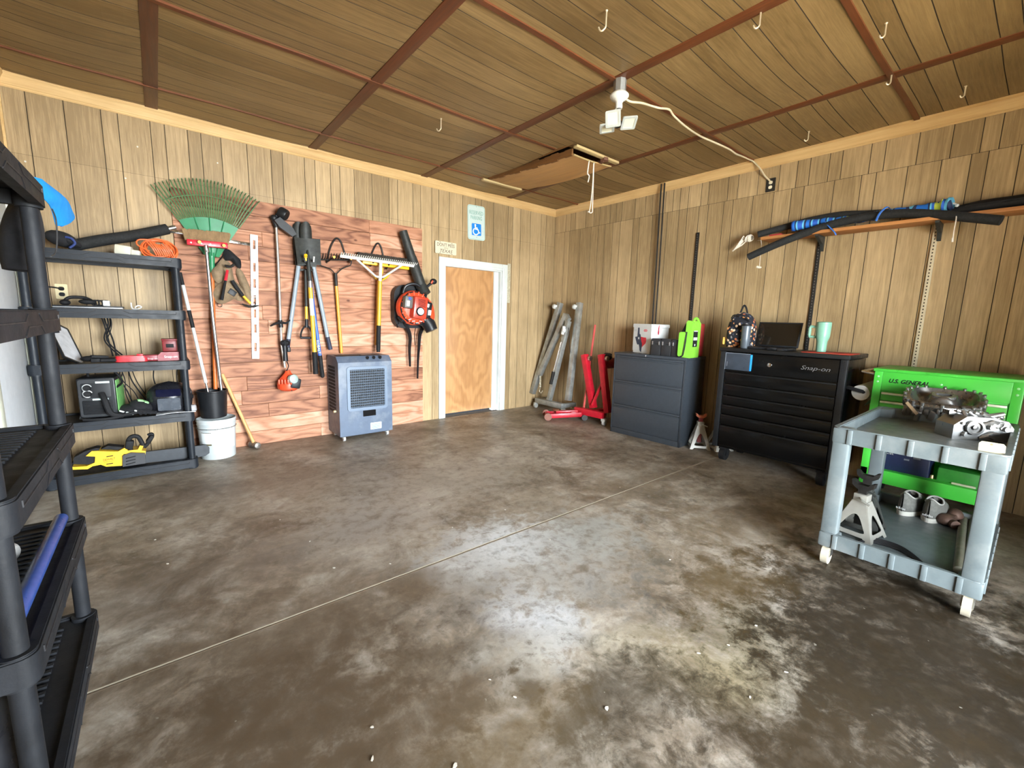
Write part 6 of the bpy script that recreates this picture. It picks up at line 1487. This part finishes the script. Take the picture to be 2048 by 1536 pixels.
tc_ = V(-1.945, -4.845, ZT+.008); uT = V(.25, -1, -.03).normalized(); vT = V(.3, 0.08, 1).normalized(); vT = (vT-uT*vT.dot(uT)).normalized()
m = M(); m.prism([(x*.8, y*.8) for x, y in [(-.05, -.035), (.045, -.035), (.055, -.02), (.055, .03), (.045, .042), (-.04, .042), (-.05, .03)]], tc_, uT, vT, .001); obj('card', m, mat('cream_card', (.36, .32, .2), .8, var=.05), t)
m = M(); m.prism(circ(.005, 12, 0, .024), tc_+uT.cross(vT)*.0006, uT, vT, .0008); obj('eyelet', m, mat('brown_eyelet', (.2, .1, .05), .6), t)

# lower tray of the cart
jack_stand('bare silver jack stand at the left of the cart bottom tray', V(F(1712, 1068, zlow).x+.02, F(1712, 1068, zlow).y, zlow), -.35-PI/2+.2, mat('bare_silver_steel', (.36, .35, .31), .4, .4, var=.08), iron, .3)
jack_stand('dark jack stand behind the silver one on the cart bottom tray', V(-1.58, -4.375, zlow), -PI/2, blade, iron, .33)
def shoe(label, c, ang):
    T = LF(c, ang); t = thing('sneaker', label, 'shoe', c, None)
    hwf = lambda s: .037+.014*math.sin(PI*min(1, max(0, s))**1.3)+.004
    def outline(s): return (1-abs(2*s-1)**3.2)**.5
    L = .29
    m = M(); m.grid(lambda u, v: V(0, L*(.5-.5*math.cos(PI*u)), 0)+V((v*2-1)*hwf(.5-.5*math.cos(PI*u))*outline(.0015+.997*(.5-.5*math.cos(PI*u)))*1.06, 0, 0), 32, 8)
    bmx = bmesh.ops.extrude_face_region(m.bm, geom=m.bm.faces[:]); bmesh.ops.translate(m.bm, vec=(0, 0, .028), verts=[g for g in bmx['geom'] if isinstance(g, bmesh.types.BMVert)]); bmesh.ops.recalc_face_normals(m.bm, faces=m.bm.faces)
    obj('sole', m.xf(T), mat('off_white_rubber', (.38, .37, .33), .6, var=.1), t)
    def DIP(s, v): return min(1, 3*max(0, 1-abs((s-.27)/.17)**2.5-abs((v-.5)/.3)**2.5))
    def up(s, v):
        a = PI*v; w = hwf(s)*outline(.0015+.997*s)
        hgt = .12-.065*max(0, s-.42)/.58+(.012*math.sin(PI*s/.4) if s < .0 else 0); hgt *= min(1, (1-s)/.12+.35)**.5
        x = -math.cos(a)*w; z = .026+hgt*math.sin(a)**.55
        dip = DIP(s, v)
        return V(x, L*s+.004*(1-2*s), z*(1-dip)+.035*dip)
    SM = lambda u: .5-.5*math.cos(PI*u)
    m = M(); m.grid(lambda u, v: up(SM(u), v), 48, 32); ko = obj('upper', m.xf(T), [mat('olive_grey_knit', (.085, .085, .075), .85, var=.25, scale=40, bump=.001), blacksat], t, smooth=60)
    for pi, pg in enumerate(ko.data.polygons):
        if SM((pi//32+.5)/48) > .13 and DIP(SM((pi//32+.5)/48), (pi % 32+.5)/32) > .35: pg.material_index = 1
    def rim(k):
        a = 2*PI*k/28; ca, sa = math.cos(a), math.sin(a); return up(.27+.175*math.copysign(abs(ca)**.8, ca), .5+.31*math.copysign(abs(sa)**.8, sa))+V(0, 0, .002)
    m = M(); m.tube([rim(k) for k in range(28)], .005, 6, closed=True); obj('collar', m.xf(T), mat('pale_collar', (.26, .26, .24), .8), t)
    u_ = T.to_3x3() @ X
    text('lettering', 'adidas', T @ V(0, -.007, .05), T.to_3x3() @ X, Z, .05, white, t, .015)
    m = M(); m.tube(spline([up(.5, .35)+V(0, 0, .002), up(.55, .5)+V(0, 0, .004), up(.6, .65)+V(0, 0, .002), up(.65, .5)+V(0, 0, .004), up(.7, .38)+V(0, 0, .002)], 4), .003, 6); obj('laces', m.xf(T), mat('grey_lace', (.25, .25, .23), .8), t)
s1 = F(1800, 1030, zlow); s2 = F(1853, 1045, zlow)
shoe('olive grey sneaker, left of the pair on the cart bottom tray', V(s1.x, s1.y, zlow), -PI/2-.25)
shoe('olive grey sneaker, right of the pair on the cart bottom tray', V(s2.x, s2.y, zlow), -PI/2-.12)
t = thing('ball_hitch', 'dark rusty lumpy tow hitch lying beside the sneakers on the cart', 'tow hitch', F(1892, 1050, zlow))
c = F(1888, 1052, zlow); rst = mat('dark_rust', (.09, .05, .035), .65, .4, var=.4)
m = M(); m.ball(c+V(.03, .0, .035), (.05, .05, .035)); m.ball(c+V(.13, -.03, .045), (.045, .04, .045)); m.bar(c+V(.03, 0, .03), c+V(.13, -.03, .04), .05, .05, Z, .01); m.cyl(c+V(-.0, -.035, .03), c+V(-.02, -.05, .03), .026); obj('body', m, rst, t)
tub = mat('olive_pipe', (.13, .125, .09), .55, var=.25)
for k, lab in enumerate(('khaki pipe lying on the cart bottom tray, the left of two', 'khaki pipe lying on the cart bottom tray, the right of two')):
    a = F(1917+17*k, 1141+5*k, zlow+.021); b = F(1928+20*k, 1027+2*k, zlow+.021)
    m = M(); m.lathe([(.016, 0), (.0205, .002), (.0205, (b-a).length), (.016, (b-a).length)], a, b-a, 18); m.ring(b, b-a, .02, .003, 18, 6); obj('pipe', m, tub, None, lab, 'pipe')
m = M(); cc = V(-1.83, -4.55, zlow)
for k in range(4): m.tube(spline([cc+V(-.02+.012*k, .13, .006), cc+V(.05+.012*k, .08, .006+.003*k), cc+V(.06+.012*k, -.03, .006+.003*k), cc+V(-.03+.01*k, -.13, .006), cc+V(-.09, -.15, .006)], 6), .0055, 6)
obj('black_cable', m, rubber, None, 'black cable curled on the floor of the cart bottom tray', 'cable')

# floor litter: pale chips
random.seed(11); m = M()
for px, py, s in ((335, 1128, 9), (780, 1128, 6), (668, 1136, 8), (620, 1083, 6), (905, 1055, 6), (1010, 1020, 5), (1457, 1291, 7), (1397, 1307, 7), (1512, 1252, 6), (1572, 1345, 8), (1935, 1206, 10), (745, 1518, 8), (910, 1532, 8), (1030, 1395, 6), (980, 1360, 5), (1213, 1418, 9), (1420, 1008, 5), (860, 1010, 5), (720, 990, 5), (560, 1040, 5), (1100, 1080, 5), (310, 1080, 6), (1340, 1120, 6), (745, 1455, 6), (1500, 1395, 5), (1240, 975, 4), (600, 960, 4)):
    p = F(px, py, .0); r = .0011*s
    m.prism([(math.cos(a)*r*random.uniform(.5, 1.2), math.sin(a)*r*random.uniform(.4, .8)) for a in [k*1.05 for k in range(6)]], p+Z*.003, V(1, random.uniform(-1, 1), 0), V(random.uniform(-.2, .2), 1, 0), .002)
obj('litter', m, mat('pale_paint_chip', (.55, .52, .45), .7), None, 'pale paint chips and crumbs scattered over the concrete floor', 'litter', kind='stuff', smooth=0)

for nm, dv in (('engine_hoist', V(-.03, -.09, 0)), ('trolley_jack', V(-.04, 0, 0))):
    bpy.data.objects[nm].location += dv
# ------------------------------------------------------------------ ceiling fittings
lx, ly = -2.228, -2.862; lz = ZC-.02
t = thing('ceiling_lamp', 'three panel folding utility lamp hanging from a metal box on the ceiling', 'ceiling lamp', (lx, ly, lz))
m = M(); m.lathe([(.042, -.075), (.044, -.02), (.044, .03)], (lx, ly, lz), seg=8); obj('junction_box', m, mat('galvanised_box', (.32, .33, .32), .45, .7, var=.2), t)
m = M(); m.lathe([(.001, -.172), (.024, -.172), (.026, -.16), (.023, -.135), (.03, -.122), (.052, -.11), (.064, -.095), (.064, -.085), (.052, -.072), (.001, -.07)], (lx, ly, lz), seg=28); obj('lamp_holder', m, mat('glazed_white', (.62, .62, .57), .25, var=.03), t)
m = M(); m.lathe([(.014, -.24), (.014, -.172)], (lx, ly, lz), seg=16); m.ball((lx, ly, lz-.265), (.03, .03, .03)); obj('stem', m, rubber, t)
alw = mat('white_alloy', (.42, .44, .41), .35, .2, var=.06); dif = mat('cream_diffuser', (.58, .56, .42), .4, var=.03)
hub = V(lx, ly, lz-.265); rr_ = V(.774, -.633, 0); ff_ = V(.633, .774, 0)
for cpos, uu_, vv_ in ((A(1226, 237, ly-.05), (rr_-ff_*.35+Z*.06).normalized(), V(-.08, .02, 1).normalized()), (A(1258, 247, ly-.1), -(rr_+Z*.1).normalized(), (ff_*.92-Z*.38).normalized()), (A(1214, 258, ly+.02), -(rr_-ff_*.2+Z*.1).normalized(), (ff_*.97-Z*.14).normalized())):
    vv_ = (vv_-uu_*vv_.dot(uu_)).normalized(); nn_ = uu_.cross(vv_)
    m = M(); m.prism(rrect(.1, .105, .01), cpos, uu_, vv_, .01, [rrect(.07, .075, .005)])
    for j in range(8): m.bar(cpos-nn_*.013+uu_*(-.04+.0114*j)-vv_*.045, cpos-nn_*.013+uu_*(-.04+.0114*j)+vv_*.045, .003, .012, uu_)
    pnl = obj('lamp_panel', m, alw, t)
    m = M(); m.prism(rrect(.07, .075, .005), cpos-nn_*.003, uu_, vv_, .006); obj('diffuser', m, dif, pnl)
    m = M(); m.cyl(hub, cpos-nn_*.012, .007); obj('hinge_arm', m, rubber, pnl)
# lamp cord stapled across the ceiling
pts = [V(lx+.05, ly-.01, lz-.09), V(lx+.1, ly-.02, lz-.1)]
for px, py, s in ((1283, 206, .1), (1300, 211, .06), (1318, 216, .07), (1338, 219, .05), (1347, 231, .06), (1365, 248, .07), (1385, 263, .06), (1402, 273, .03), (1422, 282, .04), (1445, 292, .05), (1461, 300, .05), (1472, 308, .04), (1485, 313, .03), (1496, 318, .02)):
    p = F(px, py, ZC-s); pts.append(p)
e = B(1520, 337, -.06); pts += [F(1508, 324, ZC-.03), e, B(1530, 352, -.03), B(1540, 362, -.012)]
m = M(); m.tube(spline(pts, 5), .0075, 8); obj('lamp_cord', m, mat('cream_cord', (.58, .5, .34), .5, var=.08), None, 'cream cord running along the ceiling batten from the lamp to the high outlet', 'cord')
# hatch
pale = wood('pale_batten', '#a38a5c', '#cdb98a', 0, ring=2, fine=30, rough=.5)
t = thing('attic_hatch', 'tan sagging attic stair panel in the ceiling between two pale strips', 'hatch', (-1.36, -1.23, ZC-.05))
def hp_(u, v): return V(HX0+.02+(HX1-HX0-.03)*u, HY1-.02+(HY0+.07-HY1)*v, ZC-.02-.07*v**1.2-.035*math.sin(PI*v)*(.4+.6*u)-.01*math.sin(PI*u)+.02*u*v)
m = M(); m.grid(hp_, 16, 20, .012); obj('panel', m, wood('tan_hardboard', '#8f6a3e', '#c79a64', 1, ring=2, fine=20, rough=.5, big=.6), t, smooth=60)
m = M(); m.bar(V(HX0-.03, HY0-.02, ZC-.045), V(HX1+.01, HY0-.02, ZC-.05), .05, .022, Z, .003); obj('edge_strip', m, pale, t)
m = M(); m.bar(V(HX0-.07, HY1+.02, ZC-.03), V(HX1-.06, HY1+.02, ZC-.03), .05, .022, Z, .003); obj('edge_strip', m, pale, t)
m = M(); m.tube([hp_(u/12, 1)+V(0, -.004, .0) for u in range(8)], .012, 6, flat=.6); m.tube([hp_(u/12, 1)+V(0, -.004, .0) for u in range(9, 13)], .012, 6, flat=.6); obj('panel_edge', m, pale, t)
rub = mat('rusty_hinge', (.16, .07, .04), .6, .3, var=.4)
m = M(); m.obox(hp_(.68, 1)+V(0, -.04, .02), (.05, .14, .03), (0, 0, -.3), .005); m.cyl(hp_(.62, 1)+V(0, -.06, .01), hp_(.78, 1)+V(0, -.06, .03), .016); obj('hinge', m, rub, t)
m = M()
for k in range(14): a, b = hp_(0, k/14), hp_(0, (k+1)/14); m.bar(a+V(-.012, 0, .02), b+V(-.012, 0, .02), .02, .05+.012*(k % 3), Z)
obj('splintered_edge', m, wood('split_wood', '#3e2612', '#8a5e30', 1, ring=3, fine=50, rough=.7), t)
m = M()
for x0, x1, y0, y1 in ((HX0-.005, HX0, HY0, HY1), (HX1, HX1+.005, HY0, HY1), (HX0, HX1, HY0-.005, HY0), (HX0, HX1, HY1, HY1+.005)): m.box(x0, x1, y0, y1, ZC-.01, ZC+.25)
obj('shaft_lining', m, wood('split_wood', '#3e2612', '#8a5e30', 1), t)
c0 = hp_(.5, 1)+V(0, -.02, -.01); zb = A(1178, 424, c0.y).z
m = M(); m.tube(spline([c0, c0+V(.005, 0, -.2), V(c0.x+.012, c0.y, zb+.06), V(c0.x+.01, c0.y, zb+.005), V(c0.x-.03, c0.y, zb+.002), V(c0.x-.012, c0.y+.004, zb+.09), c0+V(-.004, 0, -.2), c0+V(-.006, 0, -.01)], 5), .0045, 6)
m.tube(spline([V(c0.x-.03, c0.y, zb+.004), V(c0.x-.05, c0.y, zb)], 3), .008, 6)
obj('hatch_pull_cord', m, rope, None, 'looped pull cord hanging straight down from the attic hatch', 'cord')
m = M(); m.tube(spline([c0+V(-.07, 0, 0), c0+V(-.08, 0, -.06), c0+V(-.085, .0, -.12), c0+V(-.06, 0, -.14), c0+V(-.075, 0, -.2)], 5), .006, 6); obj('frayed_string', m, rope, None, 'short frayed string hanging beside the hatch pull cord', 'string')
# ceiling hooks
hk = mat('cream_hook_steel', (.62, .52, .36), .4, .5)
for px, py, sz, lab in ((882, 238, .075, 'white screw hook in the ceiling above the garden tools'), (1213, 22, .075, 'screw hook in the ceiling at the top edge, left of the lamp cord'), (1521, 30, .06, 'pale hook on the batten near the top edge right of the lamp'), (1772, 52, .05, 'small screw hook in the ceiling beside the dark batten at the upper right'), (1783, 152, .05, 'small hook on the dark batten at the upper right'), (1931, 176, .05, 'small screw hook in the ceiling nearest the right edge'), (1618, 262, .055, 'small screw hook in the ceiling above the black outlet')):
    p = F(px, py, ZC-.02); p.z = ZC-.02-sag(p.x, p.y); a = V(.64, -.77, 0)
    m = M(); m.tube(spline([p+Z*.02, p-Z*sz*.55, p-Z*sz*.8+a*sz*-.02, p-Z*sz+a*sz*-.22, p-Z*sz*.95+a*sz*-.4, p-Z*sz*.75+a*sz*-.5], 5), .0045, 8); m.lathe([(.009, 0), (.004, -.008)], p+Z*.02, seg=10)
    obj('ceiling_hook', m, hk, None, lab, 'hook', 'screw hooks in the ceiling')

nl = mat('white_nail_head', (.6, .58, .5), .5)
for px, py in ((50.5, 323), (275, 293.5), (251, 356.5), (435, 326)):
    p = A(px, py, -.001); m = M(); m.lathe([(.006, 0), (.006, .003), (.003, .004)], p, (0, -1, 0), 12)
    obj('nail', m, nl, None, 'white nail head in the bare upper panelling left of the signs', 'nail', 'white nail heads in the upper panelling')
